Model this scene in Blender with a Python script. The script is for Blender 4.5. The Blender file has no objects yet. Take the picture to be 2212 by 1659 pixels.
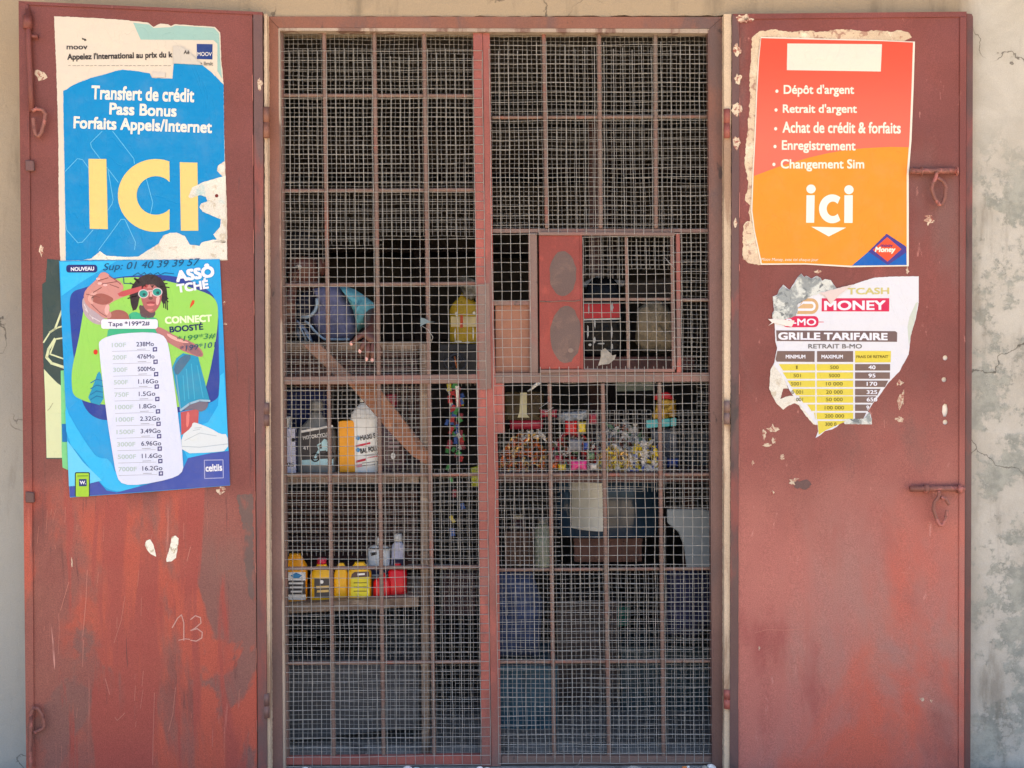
import bpy, bmesh, math, random
from mathutils import Vector, Matrix, Euler, noise
random.seed(7)
R = math.radians
sc = bpy.context.scene
COL = sc.collection

# ------------------------------------------------------------------ camera
S = 1.35/985            # metres per unit of the photo grid (2212 x 1659) on the wall plane
F = 3.2/S
cam = bpy.data.cameras.new('camera'); camo = bpy.data.objects.new('camera', cam); COL.objects.link(camo)
camo.location = (0, -3.2, 1.29)
camo.rotation_euler = (Matrix.Rotation(R(90-0.75), 4, 'X') @ Matrix.Rotation(R(-0.22), 4, 'Z')).to_euler()
cam.sensor_width = 36; cam.lens = 36*F/2212; cam.clip_end = 600; cam.clip_start = 0.05
sc.camera = camo
# ------------------------------------------------------------------ world, sun, exposure
w = bpy.data.worlds.new('World'); sc.world = w; w.use_nodes = True
wn = w.node_tree; bg = wn.nodes['Background']
sky = wn.nodes.new('ShaderNodeTexSky'); sky.sky_type = 'NISHITA'; sky.sun_disc = False
SUN_EL, SUN_AZ = R(52), R(205)      # behind the camera, a little to its right
sky.sun_elevation = SUN_EL; sky.sun_rotation = SUN_AZ
sky.air_density = 1.0; sky.dust_density = 4.0; sky.ozone_density = 1.0
wn.links.new(sky.outputs[0], bg.inputs[0]); bg.inputs[1].default_value = 0.11
sl = bpy.data.lights.new('sun', 'SUN'); sl.energy = 4.6; sl.angle = R(2); sl.color = (1, .965, .92)
so = bpy.data.objects.new('sun', sl); COL.objects.link(so)
sd = Vector((0.30, 0.22, 0.92)).normalized()   # towards the sun
so.rotation_euler = sd.to_track_quat('Z', 'Y').to_euler()
sky.sun_elevation = math.asin(sd.z); sky.sun_rotation = math.atan2(sd.x, sd.y)
sc.view_settings.view_transform = 'Standard'; sc.view_settings.look = 'None'
sc.view_settings.gamma = 1; sc.view_settings.exposure = 1.9
sc.view_settings.use_curve_mapping = False
try:
    sc.cycles.max_bounces = 8; sc.cycles.diffuse_bounces = 5; sc.cycles.transparent_max_bounces = 12
except Exception: pass

# ------------------------------------------------------------------ helpers
CM = camo.rotation_euler.to_matrix(); CL = Vector(camo.location)
def at(x, y, P):
    """point of the plane Y = a + b X seen at photo grid (x, y)"""
    a, b = P if isinstance(P, tuple) else (P, 0.0)
    d = CM @ Vector(((x-1106)/F, -(y-829.5)/F, -1))
    t = (a + b*CL.x - CL.y)/(d.y - b*d.x)
    return CL + t*d
def off(P, o):
    a, b = P if isinstance(P, tuple) else (P, 0.0)
    return (a+o, b)
def mpp(Y): return S*(3.2+Y)/3.2
def zm(ox, oy, f):
    return lambda x, y: ((ox + x/f)*0.54216, (oy + y/f)*0.54216)
WL = {}
def mk(name, verts, faces, mat, parent=None, smooth=False, kind=None):
    verts = [Vector(v) for v in verts]
    if parent is None:
        n = len(verts)
        base = Vector((sum(v.x for v in verts)/n, sum(v.y for v in verts)/n, min(v.z for v in verts)))
    else:
        base = WL[parent.name]
    me = bpy.data.meshes.new(name)
    me.from_pydata([v-base for v in verts], [], faces)
    me.validate()
    o = bpy.data.objects.new(name, me); COL.objects.link(o)
    if parent is None: o.location = base
    else: o.parent = parent
    WL[o.name] = base
    if mat is not None: me.materials.append(mat)
    if smooth:
        for p in me.polygons: p.use_smooth = True
    if kind: o['kind'] = kind
    return o
def tag(o, label=None, cat=None, group=None, kind=None):
    if label: o['label'] = label
    if cat: o['category'] = cat
    if group: o['group'] = group
    if kind: o['kind'] = kind
    return o
def thing(name, label, cat, loc, group=None):
    o = bpy.data.objects.new(name, None); COL.objects.link(o); o.location = loc
    o.empty_display_size = .05
    WL[o.name] = Vector(loc)
    return tag(o, label, cat, group)
def tri(pts):
    from mathutils.geometry import tessellate_polygon
    return [list(t) for t in tessellate_polygon([[Vector((p[0], p[1], 0)) for p in pts]])]
def slab(name, pts, P, th, mat, parent=None, kind=None, wob=0):
    """polygon outline in photo-grid units on plane P, thickness th backwards"""
    if wob:
        q = []
        for i, p in enumerate(pts):
            n = pts[(i+1) % len(pts)]; L = math.hypot(n[0]-p[0], n[1]-p[1]); k = max(1, int(L/4))
            for j in range(k):
                t = j/k
                q.append((p[0]+(n[0]-p[0])*t+random.uniform(-wob, wob)*(j > 0), p[1]+(n[1]-p[1])*t+random.uniform(-wob, wob)*(j > 0)))
        pts = q
    f = [at(x, y, P) for x, y in pts]; n = len(f); fs = []
    area = sum(pts[i][0]*pts[(i+1) % n][1]-pts[(i+1) % n][0]*pts[i][1] for i in range(n))
    for t in tri(pts): fs.append(tuple(t))
    vs = list(f)
    if th:
        vs += [v+Vector((0, th, 0)) for v in f]
        fs += [tuple(i+n for i in reversed(t)) for t in fs]
        fs += [(i, i+n, (i+1) % n+n, (i+1) % n) for i in range(n)]
    o = mk(name, vs, fs, mat, parent, kind=kind)
    bm = bmesh.new(); bm.from_mesh(o.data); bmesh.ops.recalc_face_normals(bm, faces=bm.faces) if th else None
    if not th:
        for fc in bm.faces:
            fc.normal_update()
            if fc.normal.y > 0: fc.normal_flip()
    bm.to_mesh(o.data); bm.free()
    return o
def boxv(x0, x1, y0, y1, z0, z1):
    return ([(x, y, z) for x in (x0, x1) for y in (y0, y1) for z in (z0, z1)],
            [(0, 1, 3, 2), (4, 6, 7, 5), (0, 4, 5, 1), (2, 3, 7, 6), (0, 2, 6, 4), (1, 5, 7, 3)])
def bevel(o, w=.002, seg=1):
    bm = bmesh.new(); bm.from_mesh(o.data)
    bmesh.ops.recalc_face_normals(bm, faces=bm.faces)
    es = [e for e in bm.edges if len(e.link_faces) == 2 and e.calc_face_angle(0) > .6]
    bmesh.ops.bevel(bm, geom=es, offset=w, segments=seg, affect='EDGES', clamp_overlap=True)
    bm.to_mesh(o.data); bm.free(); return o
def bar(name, p, q, wpx, P, depth, mat, parent, bev=.0015):
    """rectangular bar between two photo-grid points"""
    dx, dy = q[0]-p[0], q[1]-p[1]; L = math.hypot(dx, dy); nx, ny = -dy/L*wpx/2, dx/L*wpx/2
    o = slab(name, [(p[0]+nx, p[1]+ny), (q[0]+nx, q[1]+ny), (q[0]-nx, q[1]-ny), (p[0]-nx, p[1]-ny)], P, depth, mat, parent)
    return bevel(o, bev) if bev else o
def tube_vf(pts, rad, n=8, ribs=0, pitch=.008):
    """tube through 3D points; rad number or list; ribs = helical rebar ridges"""
    pts = [Vector(p) for p in pts]
    if ribs:
        q = []; rr = []
        for i in range(len(pts)-1):
            L = (pts[i+1]-pts[i]).length; k = max(1, int(L/(pitch/3)))
            for j in range(k): q.append(pts[i].lerp(pts[i+1], j/k))
        q.append(pts[-1]); pts = q
    vs = []; fs = []; d0 = None; s = 0
    for i, p in enumerate(pts):
        a = pts[max(i-1, 0)]; b = pts[min(i+1, len(pts)-1)]; d = (b-a).normalized()
        if d0 is None:
            u = d.cross(Vector((0, 1, 0)));
            if u.length < .1: u = d.cross(Vector((1, 0, 0)))
            u.normalize()
        else: u = (u - d*u.dot(d)).normalized()
        v = d.cross(u); d0 = d
        if i: s += (pts[i]-pts[i-1]).length
        r = rad[i] if isinstance(rad, (list, tuple)) else rad
        for k in range(n):
            an = 2*math.pi*k/n
            rk = r*(1+ribs*math.sin(2*math.pi*s/pitch+an)) if ribs else r
            vs.append(p+u*math.cos(an)*rk+v*math.sin(an)*rk)
    m = len(pts)
    for i in range(m-1):
        for k in range(n):
            fs.append((i*n+k, i*n+(k+1) % n, (i+1)*n+(k+1) % n, (i+1)*n+k))
    fs.append(tuple(reversed(range(n)))); fs.append(tuple((m-1)*n+k for k in range(n)))
    return vs, fs
def tube(name, pts, rad, mat, parent=None, n=8, ribs=0, pitch=.008, kind=None):
    vs, fs = tube_vf(pts, rad, n, ribs, pitch)
    return mk(name, vs, fs, mat, parent, smooth=True, kind=kind)
def rod(name, pp, P, rad, mat, parent=None, **k):
    return tube(name, [at(x, y, P) for x, y in pp], rad, mat, parent, **k)
def loft(name, cx, prof, Y, dep, mat, parent=None, ex=2.0, n=24, lean=0):
    """upright body: prof = [(photo y, half width photo units)], depth ratio dep, superellipse exponent ex"""
    m = mpp(Y); vs = []; fs = []
    for (y, hw) in prof:
        c = at(cx+lean*(y-prof[-1][0]), y, Y); rx = hw*m
        for k in range(n):
            a = 2*math.pi*k/n; ca, sa = math.cos(a), math.sin(a)
            vs.append(c+Vector((rx*math.copysign(abs(ca)**(2/ex), ca), rx*dep*math.copysign(abs(sa)**(2/ex), sa), 0)))
    for i in range(len(prof)-1):
        for k in range(n): fs.append((i*n+k, (i+1)*n+k, (i+1)*n+(k+1) % n, i*n+(k+1) % n))
    fs.append(tuple(range(n))); fs.append(tuple(reversed(range((len(prof)-1)*n, len(prof)*n))))
    o = mk(name, vs, fs, mat, parent, smooth=True)
    bm = bmesh.new(); bm.from_mesh(o.data); bmesh.ops.recalc_face_normals(bm, faces=bm.faces)
    for f in bm.faces:
        if len(f.verts) > 4: f.smooth = False
    bm.to_mesh(o.data); bm.free()
    return o
FONT_CACHE = {}
def text_pts(s, bold=0.0, shear=0.0):
    k = (s, bold, shear)
    if k not in FONT_CACHE:
        cu = bpy.data.curves.new('t', 'FONT'); cu.body = s; cu.shear = shear; cu.resolution_u = 4
        cu.fill_mode = 'FRONT'
        o = bpy.data.objects.new('t', cu); COL.objects.link(o)
        me = bpy.data.meshes.new_from_object(o)
        v0 = [v.co.copy() for v in me.vertices]; f0 = [tuple(p.vertices) for p in me.polygons]; vs = []; fs = []
        sh = [(0, 0)] if bold < .008 else [(-1, -1), (1, -1), (1, 1), (-1, 1), (0, 0)]
        for i, (sx, sy) in enumerate(sh):      # a heavier face: the glyphs overprinted with tiny shifts
            k0 = len(vs); vs += [Vector((v.x+sx*bold, v.y+sy*bold, i)) for v in v0]; fs += [tuple(a+k0 for a in f) for f in f0]
        bpy.data.objects.remove(o); bpy.data.curves.remove(cu); bpy.data.meshes.remove(me)
        FONT_CACHE[k] = (vs, fs)
    return FONT_CACHE[k]
def T(s, Z, p0, p1, h, mat, P, parent, bold=.02, shear=0, name='lettering'):
    """lettering: bottom-left p0 and bottom-right p1 of its box, height h (in the units of map Z)"""
    vs, fs = text_pts(s, bold, shear)
    x0 = min(v.x for v in vs); x1 = max(v.x for v in vs); y0 = min(v.y for v in vs); y1 = max(v.y for v in vs)
    dx, dy = p1[0]-p0[0], p1[1]-p0[1]; L = math.hypot(dx, dy); ux, uy = dy/L*h, -dx/L*h
    out = []
    for v in vs:
        u = (v.x-x0)/(x1-x0); t = (v.y-y0)/(y1-y0)
        out.append(at(*Z(p0[0]+u*dx+t*ux, p0[1]+u*dy+t*uy), off(P, -v.z*.00003)))
    return mk(name, out, fs, mat, parent)
def G(Z, pts, mat, P, parent, name='printed_shape', wob=0):
    return slab(name, [Z(*p) for p in pts], P, 0, mat, parent, wob=wob)
def stroke(Z, pts, wd, mat, P, parent, name='printed_line', closed=False):
    if closed: pts = pts+[pts[0]]
    vs = []; fs = []
    for i in range(len(pts)-1):
        (x0, y0), (x1, y1) = pts[i], pts[i+1]; L = math.hypot(x1-x0, y1-y0) or 1
        nx, ny = -(y1-y0)/L*wd/2, (x1-x0)/L*wd/2; ex, ey = (x1-x0)/L*wd*.3, (y1-y0)/L*wd*.3
        k = len(vs)
        for a, b in ((x0+nx-ex, y0+ny-ey), (x1+nx+ex, y1+ny+ey), (x1-nx+ex, y1-ny+ey), (x0-nx-ex, y0-ny-ey)):
            vs.append(at(*Z(a, b), P))
        fs.append((k, k+1, k+2, k+3))
    return mk(name, vs, fs, mat, parent)
def ell(cx, cy, rx, ry, n=20, a0=0, a1=360):
    full = abs(a1-a0) >= 360
    return [(cx+rx*math.cos(R(a0+(a1-a0)*i/(n if full else n-1))), cy+ry*math.sin(R(a0+(a1-a0)*i/(n if full else n-1)))) for i in range(n)]
def rrect(x0, y0, x1, y1, r):
    o = []
    for cx, cy, a in ((x1-r, y0+r, -90), (x1-r, y1-r, 0), (x0+r, y1-r, 90), (x0+r, y0+r, 180)):
        o += ell(cx, cy, r, r, 4, a, a+90)
    return o
def blob(cx, cy, rx, ry, n=12, j=.3, rnd=random):
    return [(cx+rx*math.cos(2*math.pi*i/n)*rnd.uniform(1-j, 1+j*.5), cy+ry*math.sin(2*math.pi*i/n)*rnd.uniform(1-j, 1+j*.5)) for i in range(n)]

# ------------------------------------------------------------------ materials
def lin(c): return tuple((v/255/12.92 if v/255 <= .04045 else ((v/255+.055)/1.055)**2.4) for v in c)
class NT:
    def __init__(s, name):
        s.m = bpy.data.materials.new(name); s.m.use_nodes = True; s.t = s.m.node_tree; s.n = s.t.nodes; s.l = s.t.links
        s.b = s.n['Principled BSDF']; s.geo = s.n.new('ShaderNodeNewGeometry')
    def node(s, t, **k):
        n = s.n.new(t)
        for a, b in k.items(): setattr(n, a, b)
        return n
    def noise(s, scale, detail=4, rough=.55, dist=0, vec=None, sc3=(1, 1, 1), seed=0):
        mp = s.node('ShaderNodeMapping'); mp.inputs['Scale'].default_value = sc3
        mp.inputs['Location'].default_value = (seed*3.17, seed*1.7, seed*2.3)
        s.l.new(s.geo.outputs['Position'], mp.inputs[0])
        n = s.node('ShaderNodeTexNoise'); n.inputs['Scale'].default_value = scale; n.inputs['Detail'].default_value = detail
        n.inputs['Roughness'].default_value = rough; n.inputs['Distortion'].default_value = dist
        s.l.new(mp.outputs[0], n.inputs['Vector']); return n.outputs['Fac']
    def ramp(s, src, lo, hi, a=0., b=1.):
        r = s.node('ShaderNodeMapRange'); r.interpolation_type = 'SMOOTHSTEP'
        r.inputs[1].default_value = lo; r.inputs[2].default_value = hi; r.inputs[3].default_value = a; r.inputs[4].default_value = b
        s.l.new(src, r.inputs[0]); return r.outputs[0]
    def math(s, op, a, b):
        m = s.node('ShaderNodeMath', operation=op)
        for i, v in enumerate((a, b)):
            if isinstance(v, (int, float)): m.inputs[i].default_value = v
            else: s.l.new(v, m.inputs[i])
        return m.outputs[0]
    def axis(s, i):
        sp = s.node('ShaderNodeSeparateXYZ'); s.l.new(s.geo.outputs['Position'], sp.inputs[0]); return sp.outputs[i]
    def mix(s, f, a, b):
        m = s.node('ShaderNodeMix', data_type='RGBA')
        if isinstance(f, (int, float)): m.inputs[0].default_value = f
        else: s.l.new(f, m.inputs[0])
        for i, v in ((6, a), (7, b)):
            if isinstance(v, tuple): m.inputs[i].default_value = (*v[:3], 1)
            else: s.l.new(v, m.inputs[i])
        return m.outputs[2]
    def done(s, col, rough=.6, metal=0, bump=None, spec=.5):
        if isinstance(col, tuple): s.b.inputs['Base Color'].default_value = (*col[:3], 1)
        else: s.l.new(col, s.b.inputs['Base Color'])
        if isinstance(rough, (int, float)): s.b.inputs['Roughness'].default_value = rough
        else: s.l.new(rough, s.b.inputs['Roughness'])
        s.b.inputs['Metallic'].default_value = metal
        s.b.inputs['Specular IOR Level'].default_value = spec
        if bump:
            prev = None
            for h, st, d in bump:
                bn = s.node('ShaderNodeBump'); bn.inputs['Strength'].default_value = st; bn.inputs['Distance'].default_value = d
                s.l.new(h, bn.inputs['Height'])
                if prev: s.l.new(prev, bn.inputs['Normal'])
                prev = bn.outputs[0]
            s.l.new(prev, s.b.inputs['Normal'])
        return s.m
def paint(name, base, layers=(), rough=.55, grain=.12, bump=.35, seed=0, spec=.4, scr=None):
    """painted or dirty surface: layers = (colour, scale, sc3, lo, hi[, (axis, a, b)])"""
    t = NT(name); col = lin(base)
    c = t.mix(t.ramp(t.noise(3, 5, seed=seed), .3, .7), tuple(v*.86 for v in col), tuple(v*1.12 for v in col))
    for i, L in enumerate(layers):
        cc, scl, sc3, lo, hi = L[:5]
        f = t.ramp(t.noise(scl, 7, .62, .4, sc3=sc3, seed=seed+i+1), lo, hi)
        if len(L) > 5:
            ax, a, b = L[5]
            pos = t.math('ADD', t.axis(ax), t.math('MULTIPLY', t.math('SUBTRACT', t.noise(5, 5, seed=seed+i+20), .5), .35))
            f = t.math('MULTIPLY', f, t.ramp(pos, a, b))
        c = t.mix(f, c, lin(cc))
    g = t.noise(420, 2, .6, seed=seed+5)
    gm = t.mix(t.ramp(g, .3, .7), tuple([1-grain]*3), tuple([1+grain]*3))
    mu = t.node('ShaderNodeMix', data_type='RGBA', blend_type='MULTIPLY'); mu.inputs[0].default_value = 1
    t.l.new(c, mu.inputs[6]); t.l.new(gm, mu.inputs[7]); c = mu.outputs[2]
    if scr:
        s1 = t.noise(30, 3, .5, .6, sc3=(1, 1, .05), seed=seed+9); s2 = t.noise(4, 3, seed=seed+11)
        f = t.math('MULTIPLY', t.ramp(s1, scr[1], scr[1]+.02), t.ramp(s2, .5, .6))
        c = t.mix(f, c, lin(scr[0]))
    ro = t.ramp(t.noise(8, 5, seed=seed+7), .3, .7, rough-.1, rough+.12)
    return t.done(c, ro, 0, [(t.noise(6, 4, seed=seed+3), bump*.5, .02), (t.noise(90, 5, seed=seed+4), bump, .002), (g, bump*.5, .0006)], spec)
PMC = {}
def PM(r, g, b, rough=.5, name='print_ink', age=.1):
    k = (r, g, b, rough)
    if k in PMC: return PMC[k]
    t = NT(name); col = lin((r, g, b))
    n1 = t.noise(14, 6, .6, seed=2); n2 = t.noise(300, 2, seed=4)
    c = t.mix(t.ramp(n1, .45, .75, 0, age*2), col, tuple(v*.72+.28*u for v, u in zip(col, lin((190, 180, 165)))))
    c = t.mix(t.ramp(n2, .55, .8, 0, age), c, lin((120, 110, 100)))
    cr = t.noise(9, 3, .5, 1.4, sc3=(1, 1, .45), seed=6)
    crease = t.ramp(t.math('ABSOLUTE', t.math('SUBTRACT', cr, .5), 0), 0, .02)
    m = t.done(c, rough, 0, [(t.noise(11, 3, seed=1), .6, .014), (crease, .4, .0012), (t.noise(140, 4, seed=8), .25, .0008)], .25)
    PMC[k] = m; return m
def simple(name, rgb, rough=.5, metal=0, bump=.2, var=.18, scale=18, trans=0, spec=.5):
    t = NT(name); col = lin(rgb)
    c = t.mix(t.ramp(t.noise(scale, 5), .3, .7), tuple(v*(1-var) for v in col), tuple(min(1, v*(1+var)) for v in col))
    m = t.done(c, rough, metal, [(t.noise(scale*5, 4, seed=3), bump, .002)], spec)
    if trans: t.b.inputs['Transmission Weight'].default_value = trans
    return m
# painted steel of the door leaves (old coats of red oxide, faded and patched)
m_leafL = paint('red_oxide_paint', (122, 68, 62), [
    ((144, 86, 76), 3, (1, 1, .4), .3, .5, (2, 1.0, .86)),
    ((176, 84, 66), 3.0, (1, 1, .28), .46, .53, (2, 1.0, .84)),
    ((132, 88, 80), 4.2, (1, 1, .5), .53, .58, (2, .9, .7)),
    ((158, 76, 66), 9, (1, 1, .10), .53, .60, (2, 1.1, .9)),
    ((112, 80, 74), 2.6, (1, 1, .5), .62, .72),
    ((194, 120, 106), 38, (1, 1, .04), .62, .72, (2, 1.05, .85)),
    ((100, 62, 60), 60, (1, 1, .06), .62, .72)], seed=1, bump=.3, grain=.22, scr=((205, 150, 138), .735))
m_leafR = paint('faded_red_paint', (124, 68, 62), [
    ((176, 108, 98), 1.3, (1, 1, .7), .15, .55, (2, 1.35, .6)),
    ((190, 96, 78), 2.4, (1, 1, .6), .46, .62, (2, 1.0, .5)),
    ((162, 116, 108), 2.6, (1, 1, .5), .46, .66, (2, 1.1, .5)),
    ((156, 84, 78), 2.6, (1, 1, .4), .55, .70),
    ((120, 82, 76), 2.9, (1, 1, .4), .58, .72),
    ((190, 130, 120), 44, (1, 1, .3), .64, .74)], seed=4, bump=.22, grain=.2, scr=((206, 164, 154), .75))
m_edge = paint('dark_angle_paint', (104, 78, 76), [((134, 76, 70), 5, (1, 1, .25), .5, .6), ((70, 60, 60), 9, (1, 1, .4), .55, .7)], seed=7, scr=((205, 140, 125), .74))
m_frame = paint('brown_frame_paint', (116, 88, 82), [((138, 92, 74), 2, (1, 1, .4), .2, .5, (2, 1.5, 2.2)), ((104, 84, 80), 5, (1, 1, .4), .5, .7), ((70, 56, 54), 30, (1, 1, .3), .62, .7)], seed=9, scr=((190, 150, 130), .74))
m_gate = paint('red_gate_paint', (148, 86, 78), [((126, 104, 98), 4, (1, 1, .3), .5, .62), ((166, 92, 82), 9, (1, 1, .4), .52, .64)], seed=12, bump=.4, scr=((215, 160, 145), .72))
m_gatedull = paint('dull_gate_paint', (122, 100, 92), [((134, 98, 90), 9, (1, 1, .5), .5, .64), ((92, 80, 78), 24, (1, 1, .6), .6, .7)], seed=14, bump=.4)
m_bar = paint('rebar_paint', (128, 104, 94), [((142, 92, 80), 13, (1, 1, .4), .55, .66), ((124, 110, 100), 20, (1, 1, .4), .5, .64), ((84, 62, 54), 60, (1, 1, 1), .62, .7)], seed=16, bump=.6)
m_panel = paint('bright_red_panel_paint', (142, 66, 58), [((164, 76, 64), 9, (1, 1, .6), .45, .6), ((148, 66, 60), 14, (1, 1, .6), .58, .7)], seed=18, bump=.4)
m_oval = paint('grey_brown_primer', (98, 80, 75), [((112, 90, 82), 16, (1, 1, 1), .5, .65)], seed=20)
m_plate = paint('brown_plate_paint', (136, 96, 78), [((150, 104, 82), 8, (1, 1, 1), .45, .6)], seed=21)
m_lit_lip = paint('lit_worn_lip_paint', (172, 156, 140), [((126, 98, 86), 16, (1, 1, .2), .5, .6)], seed=23)  # lit flange edge put into the paler paint, with worn streaks
m_wire = simple('galvanised_wire', (160, 159, 154), .5, .15, .2, .18, 40)
m_wire2 = simple('aged_inner_wire', (162, 161, 156), .55, .1, .2, .25, 30)

def plaster():
    t = NT('stained_cement_plaster')
    n1 = t.noise(1.6, 6, .6, seed=1); n2 = t.noise(7, 8, .65, .5, seed=2)
    c = t.mix(t.ramp(n1, .35, .65), lin((172, 163, 146)), lin((150, 148, 140)))
    # warm light high up, cooler light below, put into the plaster colour
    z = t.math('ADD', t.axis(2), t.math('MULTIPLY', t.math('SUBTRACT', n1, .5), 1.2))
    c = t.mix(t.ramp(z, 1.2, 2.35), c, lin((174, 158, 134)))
    # large worn grey blotches on the right stretch of the wall
    x = t.axis(0)
    f = t.math('MULTIPLY', t.ramp(t.noise(7.5, 12, .74, .08, seed=4), .49, .545), t.ramp(x, 1.28, 1.42))
    f = t.math('MULTIPLY', f, t.ramp(t.axis(2), 2.1, 1.75))
    c2 = t.mix(t.ramp(t.noise(24, 6, .7, seed=9), .35, .65), lin((146, 150, 142)), lin((172, 174, 164)))
    c = t.mix(t.ramp(x, 1.3, 1.4), c, t.mix(t.ramp(n2, .3, .7), lin((198, 196, 186)), lin((184, 181, 170))))
    c = t.mix(f, c, c2)
    # left stretch: smooth greyish render
    c = t.mix(t.math('MULTIPLY', t.ramp(x, -1.38, -1.42), t.ramp(t.axis(2), 1.7, .6)), c, lin((178, 178, 170)))
    # streaks and dirt
    c = t.mix(t.math('MULTIPLY', t.ramp(t.noise(11, 6, .6, .05, sc3=(1, 1, .22), seed=11), .52, .72), .55), c, lin((112, 104, 90)))
    c = t.mix(t.ramp(t.noise(30, 7, .7, seed=13), .66, .72), c, lin((96, 92, 84)))
    c = t.mix(t.math('MULTIPLY', t.ramp(t.noise(300, 2, seed=15), .3, .7), .12), c, lin((90, 84, 74)))
    vor = t.node('ShaderNodeTexVoronoi', feature='DISTANCE_TO_EDGE'); vor.inputs['Scale'].default_value = 2.1
    mp = t.node('ShaderNodeMapping'); t.l.new(t.geo.outputs['Position'], mp.inputs[0])
    nd = t.node('ShaderNodeTexNoise'); nd.inputs['Scale'].default_value = 6; nd.inputs['Detail'].default_value = 5
    t.l.new(t.geo.outputs['Position'], nd.inputs['Vector'])
    mv = t.node('ShaderNodeMix', data_type='VECTOR'); mv.inputs[0].default_value = .25
    t.l.new(mp.outputs[0], mv.inputs[4]); t.l.new(nd.outputs['Color'], mv.inputs[5]); t.l.new(mv.outputs[1], vor.inputs['Vector'])
    ck = t.math('MULTIPLY', t.ramp(vor.outputs['Distance'], .006, .0), t.ramp(t.noise(2.2, 3, seed=17), .5, .56))
    c = t.mix(t.math('MULTIPLY', ck, .75), c, lin((70, 66, 60)))
    return t.done(c, .9, 0, [(t.noise(3, 5, seed=5), .5, .03), (t.noise(26, 8, .7, seed=6), .55, .008), (f, .4, .003), (t.noise(260, 3, seed=7), .4, .0012), (ck, -.6, .003)], .2)
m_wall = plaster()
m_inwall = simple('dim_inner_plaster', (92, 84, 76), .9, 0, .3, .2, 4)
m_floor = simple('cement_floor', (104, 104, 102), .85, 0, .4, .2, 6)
m_step = paint('grey_cement_step', (136, 140, 140), [((96, 98, 98), 9, (1, 1, 1), .5, .65), ((170, 172, 168), 30, (1, 1, 1), .6, .7)], seed=31, rough=.85, bump=.6)
m_ground = simple('sandy_ground', (168, 148, 122), .95, 0, .5, .2, 3)
m_wood = paint('grey_weathered_wood', (138, 118, 100), [((104, 84, 70), 16, (1, .3, .3), .48, .62), ((170, 152, 130), 60, (.2, .2, 1), .55, .7)], seed=41, bump=.6, rough=.75)
m_wood_o = paint('orange_brown_wood', (140, 94, 68), [((108, 74, 56), 14, (1, 1, 1), .48, .62), ((184, 132, 96), 40, (1, 1, .5), .56, .7)], seed=43, bump=.6, rough=.7)
m_slat = paint('dark_red_brown_slats', (80, 54, 49), [((74, 50, 46), 12, (.3, 1, 1), .48, .6)], seed=45, bump=.5, rough=.7)
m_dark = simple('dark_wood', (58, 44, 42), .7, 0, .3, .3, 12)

# ------------------------------------------------------------------ ground and building
tag(mk('ground', *boxv(-150, 150, -200, -.34, -.3, 0), m_ground), kind='structure')
bld = thing('shop_building', 'stained cement-plastered shop front wall around the steel doorway', 'building', (0, 0, 0))
fx0, fx1 = at(577, 700, 0).x, at(1563, 700, 0).x
ftl, ftr = at(577, 36, 0), at(1563, 37, 0); ztop = ftl.z
zst = at(1100, 1650, .03).z
def wallmesh():
    # front face with a ragged plaster edge round the opening, reveal faces behind it
    random.seed(3)
    o = []
    N = 40
    L = [(at(577+7*t, 36+1640*t, 0).x+random.uniform(-.0015, .0015), ztop+(zst-.02-ztop)*t) for t in [i/N for i in range(N+1)]]
    Rr = [(at(1562.5+1*t, 37+1640*t, 0).x+random.uniform(-.0015, .0015), ztop+(zst-.02-ztop)*t) for t in [i/N for i in range(N+1)]]
    Tp = [(L[0][0]+(Rr[0][0]-L[0][0])*t, ztop+random.uniform(-.004, .001)) for t in [i/60 for i in range(61)]]
    Tp[0] = L[0]; Tp[-1] = Rr[0]
    X0, X1, Z1, Z0 = -6.0, 6.0, 2.9, -.02
    outer = [(X0, Z0), (X0, Z1), (X1, Z1), (X1, Z0)]
    ring = L[::-1]+Tp[1:]+Rr[1:]
    poly = [(X0, Z0), (X0, Z1), (X1, Z1), (X1, Z0), (Rr[-1][0], Z0)]+ring[::-1]+[(L[-1][0], Z0)]
    vs = [(x, 0, z) for x, z in poly]; fs = [tuple(t) for t in tri(poly)]
    n = len(vs)
    vs += [(x, .2, z) for x, z in poly]
    m = n
    for i in range(4, n-1): fs.append((i, i+1, i+1+n, i+n))
    fs += [(0, 1, 1+n, n), (1, 2, 2+n, 1+n), (2, 3, 3+n, 2+n)]
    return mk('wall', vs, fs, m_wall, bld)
wobj = wallmesh()
bm = bmesh.new(); bm.from_mesh(wobj.data); bmesh.ops.recalc_face_normals(bm, faces=bm.faces)
bm.to_mesh(wobj.data); bm.free()
mk('roof', *boxv(-6.2, 6.2, -.55, 3.4, 2.902, 3.05), m_inwall, bld)  # unseen roof; its overhang added to hold sky light off the upper wall
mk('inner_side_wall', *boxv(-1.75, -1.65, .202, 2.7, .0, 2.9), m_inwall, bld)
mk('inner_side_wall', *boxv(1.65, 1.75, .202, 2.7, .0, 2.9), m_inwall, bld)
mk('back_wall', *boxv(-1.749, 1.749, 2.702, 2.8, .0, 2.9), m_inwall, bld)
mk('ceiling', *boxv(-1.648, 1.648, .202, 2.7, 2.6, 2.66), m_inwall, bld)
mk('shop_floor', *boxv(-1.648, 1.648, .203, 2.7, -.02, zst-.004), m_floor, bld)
step = mk('door_step', *boxv(-1.9, 1.9, -.338, -.003, -.05, zst-.003), m_step, bld)
bevel(step, .01, 2)
mk('threshold', *boxv(fx0-.0, fx1+.0, -.002, .2025, -.04, zst-.001), m_step, bld)

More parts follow.
